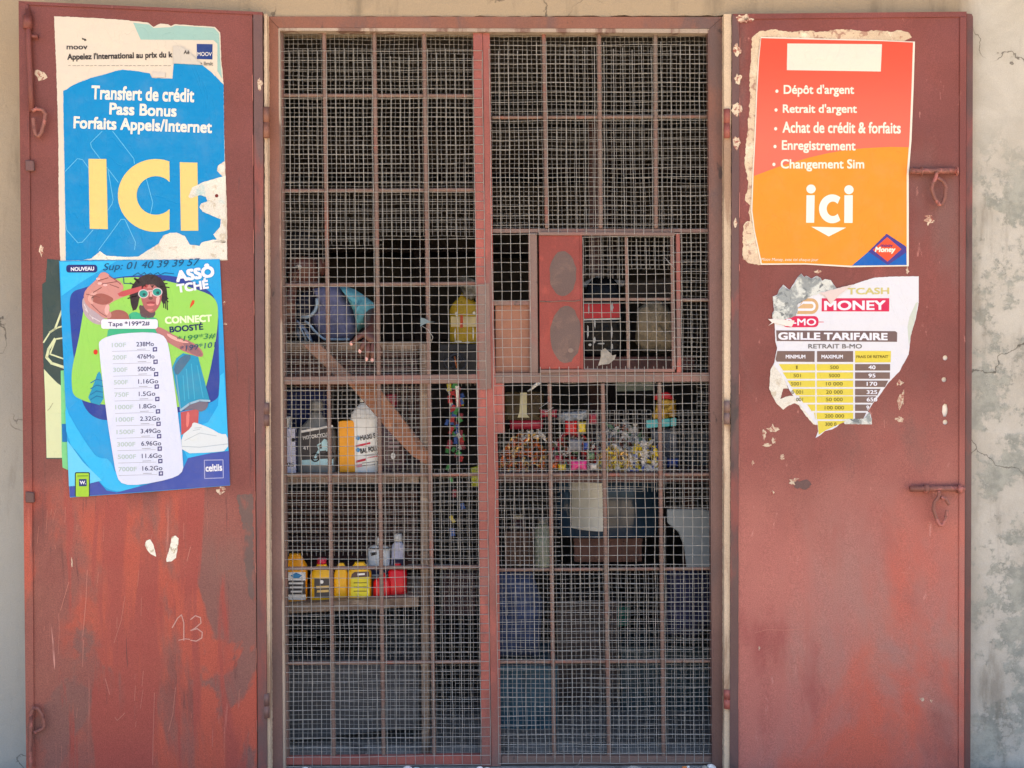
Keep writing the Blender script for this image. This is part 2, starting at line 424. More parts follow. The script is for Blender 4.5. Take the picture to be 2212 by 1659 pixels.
# ------------------------------------------------------------------ steel door frame
fr = thing('door_frame', 'brown painted steel frame lining the shop doorway', 'door frame', at(1070, 1650, .02))
PF = -.006
slab('jamb', [(577.5, 36), (601, 60), (611, 1668), (585, 1668)], PF, .05, m_frame, fr)
slab('jamb', [(1562, 37), (1533, 62), (1543, 1668), (1563.5, 1668)], PF, .05, m_frame, fr)
slab('head_rail', [(578, 35.5), (1561.5, 36.5), (1532.5, 61.5), (601.5, 59.5)], PF, .05, m_frame, fr)
slab('jamb_lip', [(600.2, 61), (604.5, 64), (616.5, 1668), (611.6, 1668)], PF+.001, .03, m_lit_lip, fr)
slab('jamb_lip', [(1534, 63), (1529.5, 66), (1539, 1668), (1542.4, 1668)], PF+.001, .03, m_frame, fr)
slab('head_lip', [(601.5, 60.2), (1532.5, 62.2), (1529, 71.5), (604.5, 66)], PF+.001, .03, m_lit_lip, fr)
m_ridge = paint('pale_plaster_ridge', (206, 186, 160), [((160, 134, 112), 14, (1, 1, .15), .52, .62)], seed=33, rough=.9, bump=.6)
for a_, b_, c_, d_ in (((570, 30), (576.5, 30), (584.5, 1668), (577.5, 1668)), ((1564, 30), (1580, 30), (1576, 1668), (1564.8, 1668))):
    slab('added_plaster_ridge', [a_, b_, c_, d_], -.034, .033, m_ridge, bld, wob=.5)  # plaster strip raised as an added ridge so it catches more light
def hinge(x0, y0, y1, P, par, mat):
    h = rod('hinge_pin', [(x0, y0), (x0+(y1-y0)*.004, y1)], P, .0075, mat, par, n=10)
    ym = (y0+y1)/2
    for a, b in ((y0-2, ym-1), (ym+1, y1+2)):
        rod('hinge_knuckle', [(x0, a), (x0, b)], P, .0095, mat, par, n=12)
for y0, y1 in ((234, 296), (872, 918), (1500, 1548)): hinge(575.5, y0, y1, -.036, fr, m_frame)
for y0, y1 in ((238, 296), (868, 915), (1492, 1528)): hinge(1570, y0, y1, -.036, fr, m_gate)

# ------------------------------------------------------------------ solid outer door leaves
PL = (.057, .138); PR = (-.0208, -.03)
lf = thing('steel_door', 'red-brown solid steel door leaf on the left, opened flat against the wall, faded streaky paint below', 'door', at(300, 1700, PL))
slab('sheet', [(44, 8), (545, 30), (556, 1700), (62, 1700)], off(PL, .004), .003, m_leafL, lf)
slab('frame_bar', [(40, 2), (567, 26), (566, 32), (62, 10)], PL, .03, m_leafL, lf)
slab('frame_bar', [(547, 31.2), (566.2, 32.2), (577, 1700), (557.6, 1700)], PL, .03, m_edge, lf)
slab('frame_bar', [(40, 2.2), (61.5, 10.4), (74, 1700), (57, 1700)], off(PL, -.001), .034, m_leafL, lf)
rf = thing('steel_door', 'pinkish-red solid steel door leaf on the right, two slide bolts and round lock holes near its edge', 'door', at(1840, 1700, PR))
slab('frame_bar', [(1582, 30), (2088, 25), (2088, 36), (1597, 41)], PR, .03, m_leafR, rf)
slab('frame_bar', [(1582, 30.3), (1596.6, 41.2), (1595, 1700), (1576.5, 1700)], PR, .03, m_edge, rf)
slab('edge_flange', [(2088.6, 29), (2099, 30), (2102, 36), (2096, 1700), (2082.6, 1700)], off(PR, .02), .03, m_edge, rf)
slab('frame_bar', [(2088, 36.4), (2082, 1700), (2071, 1700), (2074, 37)], off(PR, .0005), .03, m_leafR, rf)

def holed_sheet():
    """right sheet with its lock holes cut through"""
    out = [(1596, 41.5), (2074, 37), (2071, 1700), (1594, 1700)]
    holes = [ell(2042, 773, 5.5, 5.5, 12), ell(2039.5, 820, 5.5, 5.5, 12), [(2036, 877), (2040, 872), (2046, 874), (2048, 884), (2047, 893), (2044, 900), (2038, 900), (2035, 890)], ell(2042, 912, 5.5, 5.5, 12)]
    from mathutils.geometry import tessellate_polygon
    P = off(PR, .004)
    loops = [out]+holes
    flat = [p for l in loops for p in l]
    ts = tessellate_polygon([[Vector((x, y, 0)) for x, y in l] for l in loops])
    n = len(flat); f = [at(x, y, P) for x, y in flat]
    vs = f+[v+Vector((0, .003, 0)) for v in f]; fs = [tuple(t) for t in ts]+[tuple(i+n for i in t) for t in ts]
    k = 0
    for l in loops:
        m = len(l); fs += [(k+i, k+(i+1) % m, k+(i+1) % m+n, k+i+n) for i in range(m)]; k += m
    o = mk('sheet', vs, fs, m_leafR, rf)
    bm = bmesh.new(); bm.from_mesh(o.data); bmesh.ops.recalc_face_normals(bm, faces=bm.faces); bm.to_mesh(o.data); bm.free()
holed_sheet()
slab('added_hole_backing', [(2028, 760), (2056, 760), (2056, 925), (2028, 925)], off(PR, .0085), .02, simple('pale_hole_backing', (226, 220, 206), .9), bld)  # pale backing added close behind the lock holes to brighten them

# paint and paper scraps stuck on the leaves
m_white = paint('white_paper_residue', (232, 230, 214), [((196, 186, 160), 60, (1, 1, 1), .55, .62)], seed=50, bump=.6, rough=.8)
m_scrap = paint('old_paper_residue', (212, 196, 172), [((176, 136, 118), 60, (1, 1, 1), .48, .58), ((150, 84, 74), 110, (1, 1, 1), .54, .6)], seed=51, bump=.8, rough=.8)
m_chalk = paint('chalk', (206, 160, 148), [], seed=52)
def scrap(cx, cy, rx, ry, P, par, n=13, j=.45):
    slab('paper_scrap', blob(cx, cy, rx, ry, n, j), off(P, .0033), .0005, m_scrap, par, wob=.9)
random.seed(11)
PLs = off(PL, -.0); 
for a in ((88, 162, 14, 13), (89, 541, 5, 14)): scrap(*a, PL, lf)
scrap(560.5, 181, 6.5, 13, off(PL, -.0045), lf)
slab('paper_scrap', [(316, 1168), (324, 1165), (331, 1176), (337, 1200), (337, 1203), (326, 1197), (318, 1188), (313, 1178)], off(PL, .0032), .0007, m_white, lf, wob=.5)
slab('paper_scrap', [(371, 1160), (379, 1157), (386, 1163), (384, 1180), (380, 1205), (370, 1213), (360, 1214), (359, 1208), (365, 1190)], off(PL, .0032), .0007, m_white, lf, wob=.5)
for a in ((478, 1060, 9, 9), (226, 1053, 3, 3), (484, 655, 3, 5), (486, 700, 4, 3), (155, 1215, 1.5, 10)): scrap(*a, PL, lf, j=.7)
for a in ((1606, 40, 17, 12), (1592, 108, 9, 13), (1594, 172, 9, 14), (1591, 236, 12, 15), (1591, 310, 10, 15), (1589, 482, 4, 11), (1618, 30+12, 14, 5)): scrap(*a, off(PR, -.0045), rf)
for a in ((1960, 583, 4, 9), (1766, 587, 9, 5), (1944, 828, 8, 7), (1947, 862, 10, 22), (1943, 905, 11, 8), (1668, 928, 12, 10), (1650, 935, 6, 16), (1672, 952, 9, 10), (1655, 962, 10, 5), (1690, 985, 5, 4), (2006, 466, 10, 4), (2007, 479, 10, 9), (1690, 990, 6, 3), (1992, 1510, 5, 4), (2012, 1514, 3, 4), (1626, 1000, 3, 5), (1716, 1042, 14, 8), (1640, 1400, 3, 4), (1668, 1065, 5, 5)): scrap(*a, PR, rf, j=.75)
mdk = paint('bare_dark_patch', (104, 78, 76), [], seed=60)
slab('paint_chip', blob(1734, 1047, 22, 11, 16, .4), off(PR, .0026), .0012, mdk, rf)
def chalk(pts, P, par, wd=2.2):
    stroke(lambda x, y: (x, y), pts, wd, m_chalk, off(P, .0032), par, 'chalk_line')
chalk([(372, 1356), (384, 1335), (392, 1328)], PL, lf); chalk([(392, 1328), (397, 1345), (397, 1383)], PL, lf)
chalk([(386, 1383), (400, 1380), (410, 1381)], PL, lf, 1.6)
chalk([(412, 1338), (422, 1330), (433, 1334), (434, 1346), (420, 1358), (412, 1362)], PL, lf)
chalk([(412, 1362), (426, 1358), (437, 1366), (436, 1378), (424, 1385), (412, 1383)], PL, lf)

# bolts
def loop(name, pts, P, par, r=.0052):
    c = [at(x, y, P) for x, y in pts]
    return tube(name, c, r, m_bolt, par, n=8, ribs=.16, pitch=.006)
m_bolt = paint('bolt_paint', (138, 90, 80), [((176, 108, 100), 30, (1, 1, 1), .5, .6), ((110, 66, 62), 50, (1, 1, 1), .55, .65)], seed=62, bump=.5)
for y, x0, x1, st in ((370, 1967, 2069, (1989, 2065)), (1056, 1966, 2083, (1996, 2068))):
    b = rod('slide_bolt', [(x0, y), (x1, y-1)], off(PR, -.012), .0085, m_bolt, rf, n=14)
    for s in st: rod('bolt_bracket', [(s, y), (s+9 if y > 500 else s+3, y)], off(PR, -.012), .013, m_bolt, b, n=14)
loop('bolt_handle', [(2023, 372), (2022, 384), (2014, 398), (2012, 408), (2020, 430), (2029, 442), (2035, 441), (2041, 425), (2043, 402), (2037, 391), (2026, 385)], off(PR, -.022), rf)
loop('bolt_handle', [(2029, 1060), (2028, 1072), (2018, 1086), (2016, 1100), (2022, 1118), (2029, 1134), (2036, 1135), (2042, 1122), (2046, 1102)], off(PR, -.022), rf)
loop('bolt_handle', [(2032, 1074), (2043, 1078), (2050, 1090)], off(PR, -.02), rf, .0052)
lb = rod('long_bolt', [(61, 20), (62, 90), (66, 180), (69, 240)], off(PL, -.01), .0075, m_leafL, lf, n=12)
rod('bolt_bracket', [(60, 34), (60, 62)], off(PL, -.008), .013, m_leafL, lf, n=12)
rod('bolt_bracket', [(64, 78), (82, 79)], off(PL, -.006), .006, m_leafL, lf, n=10)
loop('bolt_handle', [(70, 240), (79, 235), (92, 238), (98, 246), (96, 262), (90, 285), (84, 294), (78, 293), (74, 278), (72, 255)], off(PL, -.014), lf)
loop('bolt_handle', [(66, 1659), (66, 1600), (67, 1545), (72, 1529), (82, 1531), (92, 1545), (96, 1568), (92, 1575), (74, 1583)], off(PL, -.014), lf)
for y in (345, 1062): bevel(slab('lock_tab', [(54, y), (72, y+2), (73, y+24), (55, y+24)], off(PL, -.008), .01, m_edge, lf), .002)

m_scr = paint('scratch_edge_light_paint', (184, 118, 104), [], seed=70)  # for scratches and for the painted edge highlights
random.seed(77)
Z3 = zm(0, 1900, 1.43)
def scratch_edge_light(pts, P, par, wd=1.0): stroke(ID2, pts, wd, m_scr, off(P, .0034), par, 'scratch_edge_light')
ID2 = lambda x, y: (x, y)
for pts in ([(497, 530), (490, 700), (472, 905)], [(335, 780), (338, 870), (332, 1010)], [(712, 680), (690, 820), (650, 945)], [(476, 930), (470, 1080)], [(270, 190), (262, 320)], [(372, 170), (370, 260)], [(392, 600), (345, 760)], [(1000, 1200), (985, 1350), (960, 1450)], [(815, 1210), (800, 1320)], [(655, 1370), (668, 1388), (712, 1345)], [(880, 1230), (872, 1500), (870, 1640)], [(600, 1150), (625, 1240)], [(320, 180), (300, 260)], [(1065, 480), (1085, 400)]):
    scratch_edge_light([Z3(*q) for q in pts], PL, lf, random.uniform(.7, 1.5))
for i in range(26):
    x = random.uniform(80, 530); y = random.uniform(1090, 1620); L = random.uniform(8, 40); scratch_edge_light([(x, y), (x-L*.05+random.uniform(-2, 2), y+L)], PL, lf, random.uniform(.5, .9))
ZF = zm(2850, 2000, 1.565)
for pts in ([(145, 520), (142, 860)], [(250, 815), (330, 795), (430, 800), (560, 790), (600, 785)], [(720, 775), (800, 830), (900, 815)], [(1160, 440), (1215, 445)], [(710, 1000), (716, 985), (735, 990)], [(270, 1600), (320, 1618)], [(1140, 120), (1200, 190)]):
    scratch_edge_light([ZF(*q) for q in pts], PR, rf, random.uniform(.6, 1.4))
for i in range(22):
    x = random.uniform(1610, 2060); y = random.uniform(1080, 1640); L = random.uniform(4, 22); a = random.uniform(-1, 1); scratch_edge_light([(x, y), (x+L*a, y+L)], PR, rf, random.uniform(.4, .8))
for y in range(0, 9):  # pale edge highlights painted along the frame and sheet joints
    y0 = 60+y*180+random.uniform(-30, 30); scratch_edge_light([(1598.5-y*.35, y0), (1598.2-y*.35, y0+random.uniform(10, 60))], off(PR, -.006), rf, 1.2)
    scratch_edge_light([(545+y*1.2, y0+80), (545.5+y*1.2, y0+80+random.uniform(10, 70))], off(PL, -.006), lf, 1.1)

m_bare = paint('greyish_rubbed_paint', (106, 84, 80), [((134, 84, 76), 20, (1, 1, .5), .52, .6)], seed=81)
slab('rubbed_patch', [(512, 1070), (546, 1068), (548, 1300), (540, 1290), (532, 1240), (524, 1200), (528, 1150), (518, 1110)], off(PL, .0034), .0005, m_bare, lf, wob=2.2)

# ------------------------------------------------------------------ posters
ID = lambda x, y: (x, y)
ZA = zm(0, 0, 1.659); ZB = zm(0, 900, 1.5082); ZC = zm(2850, 0, 1.4424); ZE = zm(3000, 1070, 2.404)
PMb = PM(0, 136, 200); PMw = PM(226, 224, 216); PMcream = PM(214, 206, 190, .5)
m_crackle = paint('crackled_old_paper', (222, 220, 208), [((196, 188, 168), 36, (1, 1, 1), .56, .66), ((176, 204, 202), 5, (1, 1, 1), .56, .68)], seed=71, bump=.9, rough=.65)
def poster(label, loc, name='poster', cat='poster'): return thing(name, label, cat, loc)
dy = .0003
# --- left, upper: blue ICI poster over an older cream sheet
P0 = off(PL, .0026)
p = poster('torn blue poster with big yellow ICI lettering, pasted on the left door leaf', at(310, 560, P0))
ol = [(357, 108), (480, 112), (600, 118), (800, 130), (980, 150), (1015, 178), (1060, 156), (1110, 160), (1130, 172), (1155, 160), (1300, 170), (1420, 178), (1455, 215), (1462, 400), (1478, 550), (1480, 800), (1487, 1060), (1492, 1200), (1500, 1400), (1502, 1700), (1503, 1720), (400, 1728), (395, 1659), (388, 1300), (385, 900), (372, 450)]
def slabZ(name, Z, pts, P, th, mat, par, wob=0): return slab(name, [Z(*q) for q in pts], P, th, mat, par, wob=wob)
slabZ('paper', ZA, ol, P0, .0012, PMcream, p, wob=.5)
L1 = off(P0, -dy); L2 = off(P0, -2*dy); L3 = off(P0, -3*dy); L4 = off(P0, -4*dy); L5 = off(P0, -5*dy); L6 = off(P0, -6*dy)
G(ZA, [(880, 150), (985, 162), (1015, 185), (1130, 180), (1160, 168), (1415, 185), (1448, 220), (1456, 400), (1468, 520), (1437, 470), (1437, 290), (1410, 265), (930, 262)], PM(150, 190, 184), L1, p)
blue = [(418, 600), (440, 592), (470, 570), (510, 550), (600, 515), (700, 490), (760, 470), (810, 460), (900, 470), (990, 485), (1005, 515), (1140, 520), (1144, 470), (1148, 420), (1330, 425), (1400, 480), (1478, 560), (1480, 800), (1485, 1065), (1440, 1095), (1434, 1130), (1470, 1165), (1490, 1200), (1490, 1490), (1495, 1715), (435, 1722), (428, 1200), (420, 800)]
G(ZA, blue, PMb, L2, p, wob=.4)
white1 = [(1492, 1160), (1440, 1175), (1340, 1205), (1270, 1240), (1245, 1300), (1260, 1312), (1320, 1290), (1360, 1300), (1372, 1330), (1330, 1345), (1318, 1370), (1340, 1400), (1400, 1425), (1460, 1450), (1455, 1500), (1410, 1550), (1440, 1590), (1410, 1600), (1492, 1605)]
for a, b in (((675, 868), (598, 945)), ((745, 868), (885, 1050)), ((432, 1130), (515, 1048)), ((545, 1055), (585, 1110))): pass
ml = PM(96, 184, 226)
for pl in ([(675, 868), (598, 945), (605, 975), (782, 1205)], [(745, 868), (885, 1050), (888, 1082)], [(432, 1132), (512, 1048), (545, 1055), (585, 1110)], [(712, 1110), (748, 1320), (740, 1350), (712, 1392)], [(432, 1450), (440, 1520), (515, 1605), (545, 1600), (615, 1520)], [(650, 1655), (800, 1450), (825, 1450), (895, 1600), (890, 1650)], [(968, 1185), (1010, 1340), (995, 1412)]):
    stroke(ZA, pl, 4.5, ml, L3, p)
my = PM(222, 200, 124)
G(ZA, [(585, 1050), (703, 1051), (713, 1515), (593, 1512)], my, L4, p, 'letter')
G(ZA, [(x if x < 1123 else 1123, y) for x, y in ell(1030, 1292, 251, 241, 30, -69, -291)]+ell(1030, 1292, 127, 128, 24, -316, -44), my, L4, p, 'letter')
G(ZA, [(1188, 1072), (1305, 1075), (1311, 1525), (1196, 1525)], my, L4, p, 'letter')
G(ZA, white1, m_crackle, off(P0, -5*dy), p, 'torn_patch', wob=.5)
G(ZA, blob(1462, 1115, 26, 34, 10, .2), m_crackle, off(P0, -4.5*dy), p, 'torn_patch')
G(ZB, [(500, 204), (550, 196), (600, 152), (640, 180), (740, 186), (830, 184), (900, 140), (950, 110), (980, 60), (1020, 42), (1060, 40), (1110, 60), (1140, 112), (1200, 120), (1212, 100), (1280, 82), (1362, 84), (1364, 202)], m_crackle, off(P0, -5*dy), p, 'torn_patch', wob=.5)
slabZ('paper_flap', ZA, [(1146, 418), (1142, 302), (1195, 304), (1260, 350), (1335, 428)], off(P0, -.004), .0025, PM(200, 196, 186), p)
slabZ('paper_flap', ZA, [(1008, 475), (1095, 480), (1090, 512), (1004, 510)], off(P0, -.003), .002, PM(206, 200, 190), p)
for args in (('Transfert de crédit', (603, 657), (1283, 677), 94), ('Pass Bonus', (722, 758), (1166, 773), 80), ('Forfaits Appels/Internet', (484, 873), (1400, 905), 106)):
    T(args[0], ZA, *args[1:], PMw, L4, p, bold=.028)
mk_ = PM(58, 54, 54)
T('moov', ZA, (440, 327), (578, 327), 25, mk_, L2, p, bold=.02)
G(ZA, [(540, 250), (568, 258), (572, 268), (558, 272), (556, 264), (544, 262)], mk_, L2, p)
T("Appelez l'international au prix du k", ZA, (445, 408), (1140, 392), 54, mk_, L2, p, bold=.035)
for k in range(24): stroke(ZA, [(452+k*28.6, 433+(k % 3)), (452+k*28.6+(14, 22, 18)[k % 3], 433+(k % 2))], 3.5, PM(140, 132, 122), L2, p, 'print_line')
G(ZA, [(1300, 290), (1405, 292), (1404, 393), (1302, 390)], PM(36, 62, 128), L2, p)
T('MOOV', ZA, (1305, 370), (1400, 370), 26, PMw, L3, p, bold=.01)
T('Aé', ZA, (1214, 358), (1252, 358), 26, mk_, off(P0, -.0045), p)
T('n limit', ZA, (1320, 432), (1408, 434), 26, PM(120, 116, 110), L3, p)
slabZ('nail_hole', ZA, ell(1432, 1294, 12, 12, 10), off(P0, -6*dy), 0, PM(110, 34, 30), p)

# --- left, behind: dark and pale green poster, and a narrow green one
Pb = off(PL, .0030)
q = poster('dark and pale green poster sticking out at the left behind the price-list poster', at(110, 990, Pb))
slabZ('paper', ZB, [(283, 198), (362, 205), (400, 900), (415, 1400), (278, 1400), (270, 1000), (262, 900), (253, 350), (275, 335)], Pb, .0006, PM(56, 74, 72), q, wob=.3)
gy = PM(206, 216, 172)
G(ZB, [(264, 860), (300, 900), (345, 945), (368, 960), (410, 960), (412, 1394), (280, 1394), (270, 1000)], gy, off(Pb, -dy), q)
stroke(ZB, [(375, 500), (330, 620), (300, 640)], 12, gy, off(Pb, -dy), q); stroke(ZB, [(262, 700), (300, 640), (345, 612), (385, 600)], 9, gy, off(Pb, -dy), q)
stroke(ZB, [(330, 680), (292, 740), (280, 790), (310, 825), (385, 850)], 16, gy, off(Pb, -dy), q); stroke(ZB, [(390, 672), (335, 680), (300, 770), (385, 800)], 9, gy, off(Pb, -2*dy), q)
stroke(ZB, [(286, 1110), (300, 1095), (318, 1065)], 4, PM(150, 150, 120), off(Pb, -dy), q)
Pg = off(PL, .0026)
q = poster('narrow strip of a bright green poster peeping out under the price-list poster', at(135, 1010, Pg))
slabZ('paper', ZB, [(365, 870), (440, 860), (440, 1462), (405, 1466), (376, 1452), (370, 1350)], Pg, .0004, PM(120, 206, 138), q)
G(ZB, [(371, 1190), (436, 1190), (436, 1298), (374, 1298)], PM(0, 112, 180), off(Pg, -.0003), q)

# --- left, lower: price list poster
P0 = off(PL, -.0016)
p = poster('blue and green data price-list poster with a man in sunglasses, on the left door leaf', at(315, 1070, P0))
ce = PM(30, 156, 220)
slabZ('paper', ZB, [(355, 211), (700, 207), (1100, 204), (1320, 200), (1338, 560), (1355, 960), (1372, 1350), (1381, 1560), (900, 1598), (420, 1632), (410, 1480), (395, 1100), (372, 620)], P0, .003, ce, p)
def LY(k): return off(P0, -k*.00022)
navy = PM(44, 66, 150); green = PM(146, 208, 92); cyan1 = PM(52, 184, 238); cyan2 = PM(104, 204, 244); purp = PM(66, 84, 166)
def smooth(pts, it=2):
    for _ in range(it):
        q = []
        for i in range(len(pts)):
            a = pts[i]; b = pts[(i+1) % len(pts)]
            q += [(a[0]*.75+b[0]*.25, a[1]*.75+b[1]*.25), (a[0]*.25+b[0]*.75, a[1]*.25+b[1]*.75)]
        pts = q
    return pts
g = lambda pts, m, k, s=2, nm='printed_shape': G(ZB, smooth(pts, s) if s else pts, m, LY(k), p, nm)
g([(360, 216), (700, 212), (500, 330), (370, 420)], cyan1, 1, 0)
g([(415, 440), (440, 390), (500, 375), (620, 330), (740, 300), (1050, 290), (1260, 380), (1312, 480), (1314, 740), (1322, 1000), (1300, 1050), (1180, 1090), (900, 1170), (640, 1172), (560, 1150), (505, 1090), (480, 1000), (440, 780), (425, 620)], navy, 1)
g([(1322, 900), (1346, 880), (1374, 1358), (1130, 1400), (1080, 1300), (1080, 1240), (1250, 1180), (1310, 1080)], cyan1, 2, 0)
g([(390, 1060), (420, 1150), (560, 1370), (600, 1395), (660, 1400), (700, 1500), (860, 1556), (800, 1590), (720, 1600), (640, 1580), (590, 1530), (500, 1400), (400, 1290)], cyan1, 3, 1)
g([(404, 1290), (500, 1420), (612, 1530), (500, 1560), (414, 1565)], cyan2, 4, 0)
g([(1377, 1352), (1270, 1365), (1130, 1395), (1100, 1460), (1060, 1505), (860, 1560), (700, 1602), (640, 1590), (590, 1532), (500, 1560), (417, 1560), (421, 1629), (900, 1595), (1380, 1558)], purp, 4, 0)
g([(430, 960), (430, 860), (470, 700), (500, 520), (515, 395), (620, 340), (740, 305), (960, 315), (1230, 395), (1300, 440), (1314, 520), (1300, 680), (1245, 960), (1190, 1080), (900, 1100), (560, 1068), (500, 1050), (440, 1020)], green, 5)
skin = PM(196, 138, 132); skin2 = PM(156, 92, 84); skin3 = PM(110, 66, 62); grey = PM(176, 160, 168); white = PM(226, 230, 240); hair = PM(52, 42, 46)
den = PM(36, 146, 186); den2 = PM(24, 112, 160); teal = PM(60, 176, 132)
# trousers, torso, sleeves
g([(592, 866), (560, 960), (520, 1055), (625, 1085), (612, 900)], den, 6, 1)
for yy in (930, 965, 1000, 1030): stroke(ZB, [(545, yy+14), (580, yy-8), (618, yy)], 6, den2, LY(7), p)
g([(780, 522), (830, 515), (870, 560), (940, 545), (955, 600), (950, 660), (700, 650), (640, 690), (650, 610), (765, 560)], teal, 6, 1)
g([(495, 440), (505, 430), (560, 500), (640, 560), (620, 596), (565, 590), (512, 545), (493, 490)], grey, 7)
g([(640, 540), (690, 500), (760, 512), (782, 560), (770, 600), (650, 580)], skin2, 8)
g([(582, 320), (600, 285), (625, 275), (655, 290), (662, 312), (695, 318), (735, 345), (745, 375), (722, 405), (850, 365), (885, 348), (888, 372), (800, 406), (705, 440), (655, 470), (650, 500), (672, 530), (665, 556), (620, 555), (580, 520), (520, 480), (500, 430), (512, 385), (560, 340)], skin, 9, 1)
g([(700, 400), (850, 362), (888, 348), (888, 374), (800, 408), (722, 430)], PM(190, 84, 88), 10, 1)
g([(600, 400), (660, 420), (690, 445), (630, 480), (560, 460), (540, 430)], skin2, 10)
for a, b, r1, r2 in ((600, 346, 14, 8), (632, 355, 14, 8), (590, 318, 12, 8)): G(ZB, ell(a, b, r1, r2, 10), PM(232, 180, 176), LY(11), p)
for ln in ([(590, 330), (650, 312)], [(610, 350), (700, 335)], [(560, 400), (610, 370)]): stroke(ZB, ln, 4, skin3, LY(11), p)
# head
g([(845, 470), (930, 480), (935, 548), (880, 556), (838, 540)], PM(92, 80, 88), 7, 1)
g([(785, 470), (780, 400), (800, 345), (850, 300), (900, 288), (960, 305), (1000, 360), (1006, 430), (985, 480), (960, 430), (880, 380), (840, 420), (825, 500), (800, 510)], hair, 8, 1)
random.seed(5)
for i in range(26):
    a = R(random.uniform(-200, 20)); r1, r2 = 75, random.uniform(100, 132)
    stroke(ZB, [(893+math.cos(a)*r1, 395+math.sin(a)*r1), (893+math.cos(a+.12)*r2, 395+math.sin(a+.12)*r2*.95+14)], 7, hair, LY(8.5), p, 'printed_hair')
for xx in (796, 812, 980, 992, 1002): stroke(ZB, [(xx, 420), (xx+4, 480+random.uniform(0, 35))], 6, hair, LY(8.5), p, 'printed_hair')
g([(840, 400), (850, 358), (890, 342), (940, 348), (972, 385), (972, 440), (955, 490), (925, 522), (890, 520), (858, 480)], PM(168, 98, 98), 9)
g([(845, 470), (870, 500), (905, 522), (900, 548), (850, 530), (832, 490)], PM(96, 72, 78), 9.2)
g([(850, 352), (900, 338), (960, 350), (978, 390), (950, 372), (930, 356), (915, 375), (900, 352), (880, 372), (866, 360), (852, 385)], hair, 10, 0)
for cx, cy in ((862, 408), (944, 398)):
    G(ZB, ell(cx, cy, 32, 27, 18), PM(214, 196, 200), LY(10.5), p); G(ZB, ell(cx, cy, 26, 22, 18), PM(40, 150, 140), LY(11), p); G(ZB, ell(cx+4, cy+4, 10, 9, 10), PM(18, 76, 80), LY(11.5), p)
stroke(ZB, [(885, 392), (925, 388)], 6, PM(214, 196, 200), LY(10.5), p)
G(ZB, ell(905, 434, 14, 10, 10), skin3, LY(10), p)
G(ZB, ell(906, 462, 27, 8, 12), PM(150, 66, 74), LY(10), p); G(ZB, ell(906, 474, 24, 7, 12), PM(216, 128, 130), LY(10.3), p)
# arm and hand on the right
g([(925, 600), (980, 615), (1060, 665), (1150, 695), (1205, 735), (1226, 775), (1205, 792), (1120, 762), (1030, 715), (950, 660)], PM(176, 118, 116), 8, 1)
g([(1090, 690), (1160, 705), (1222, 770), (1200, 788), (1130, 755)], PM(146, 104, 110), 8.5, 1)
g([(1035, 850), (1060, 795), (1100, 765), (1190, 785), (1212, 870), (1262, 1055), (1180, 1050), (1085, 1118), (1062, 1000)], den, 7, 0)
g([(1095, 775), (1160, 775), (1100, 860), (1060, 905), (1040, 850)], PM(70, 110, 140), 8, 1)
stroke(ZB, [(1060, 900), (1085, 1110)], 7, PM(110, 160, 190), LY(8), p)
g([(1088, 1112), (1160, 1062), (1255, 1050), (1245, 1100), (1200, 1120), (1180, 1100)], PM(110, 104, 122), 8, 1)
stroke(ZB, [(1085, 1108), (1140, 1068), (1200, 1048), (1260, 1052)], 12, PM(150, 186, 206), LY(9), p)
g([(1086, 1120), (1195, 1098), (1190, 1190), (1150, 1215), (1090, 1258)], PM(186, 84, 86), 7, 0)
g([(1088, 1262), (1150, 1212), (1158, 1180), (1190, 1186), (1270, 1218), (1325, 1252), (1367, 1250), (1372, 1350), (1270, 1362), (1095, 1368)], PM(212, 222, 226), 9, 1)
stroke(ZB, [(1095, 1325), (1200, 1330), (1368, 1310)], 4, PM(170, 186, 196), LY(10), p)
# modelling of the printed figure
hl = PM(226, 172, 166); sh_ = PM(128, 78, 76)
g([(868, 362), (900, 350), (935, 356), (925, 372), (880, 376)], PM(196, 124, 120), 10, 1)
g([(938, 425), (962, 420), (955, 470), (938, 480)], hl, 9.6, 1); g([(902, 395), (912, 395), (914, 432), (900, 432)], hl, 9.8, 1); g([(880, 500), (925, 498), (912, 514), (890, 514)], PM(196, 120, 118), 9.8, 1)
g([(640, 470), (660, 478), (655, 520), (640, 540), (625, 510)], hl, 10, 1); g([(520, 440), (545, 400), (590, 395), (560, 430), (560, 480)], PM(212, 160, 152), 10, 1)
for ln in ([(655, 300), (690, 322)], [(690, 322), (725, 350)], [(660, 352), (715, 372)], [(548, 470), (600, 520), (640, 545)], [(520, 410), (600, 430)]): stroke(ZB, ln, 4, sh_, LY(11), p)
for ln in ([(505, 470), (540, 540), (600, 575)], [(512, 500), (560, 560)]): stroke(ZB, ln, 5, PM(214, 204, 208), LY(8), p)
for ln in ([(1100, 900), (1110, 1050)], [(1150, 830), (1170, 1040)], [(1185, 840), (1220, 1030)], [(1120, 860), (1135, 1040)]): stroke(ZB, ln, 6, PM(60, 168, 204), LY(8.2), p)
for ln in ([(1110, 1290), (1200, 1245), (1300, 1262)], [(1160, 1230), (1200, 1222)], [(1170, 1215), (1210, 1212)]): stroke(ZB, ln, 4, PM(176, 190, 198), LY(10), p)
g([(1120, 1120), (1140, 1118), (1136, 1200), (1118, 1215)], PM(220, 124, 120), 7.5, 1); g([(1000, 640), (1080, 682), (1150, 706), (1080, 700), (1010, 668)], hl, 8.7, 1)
for ln in ([(880, 545), (860, 600), (800, 620)], [(780, 540), (800, 610)]): stroke(ZB, ln, 5, PM(40, 140, 108), LY(7), p)
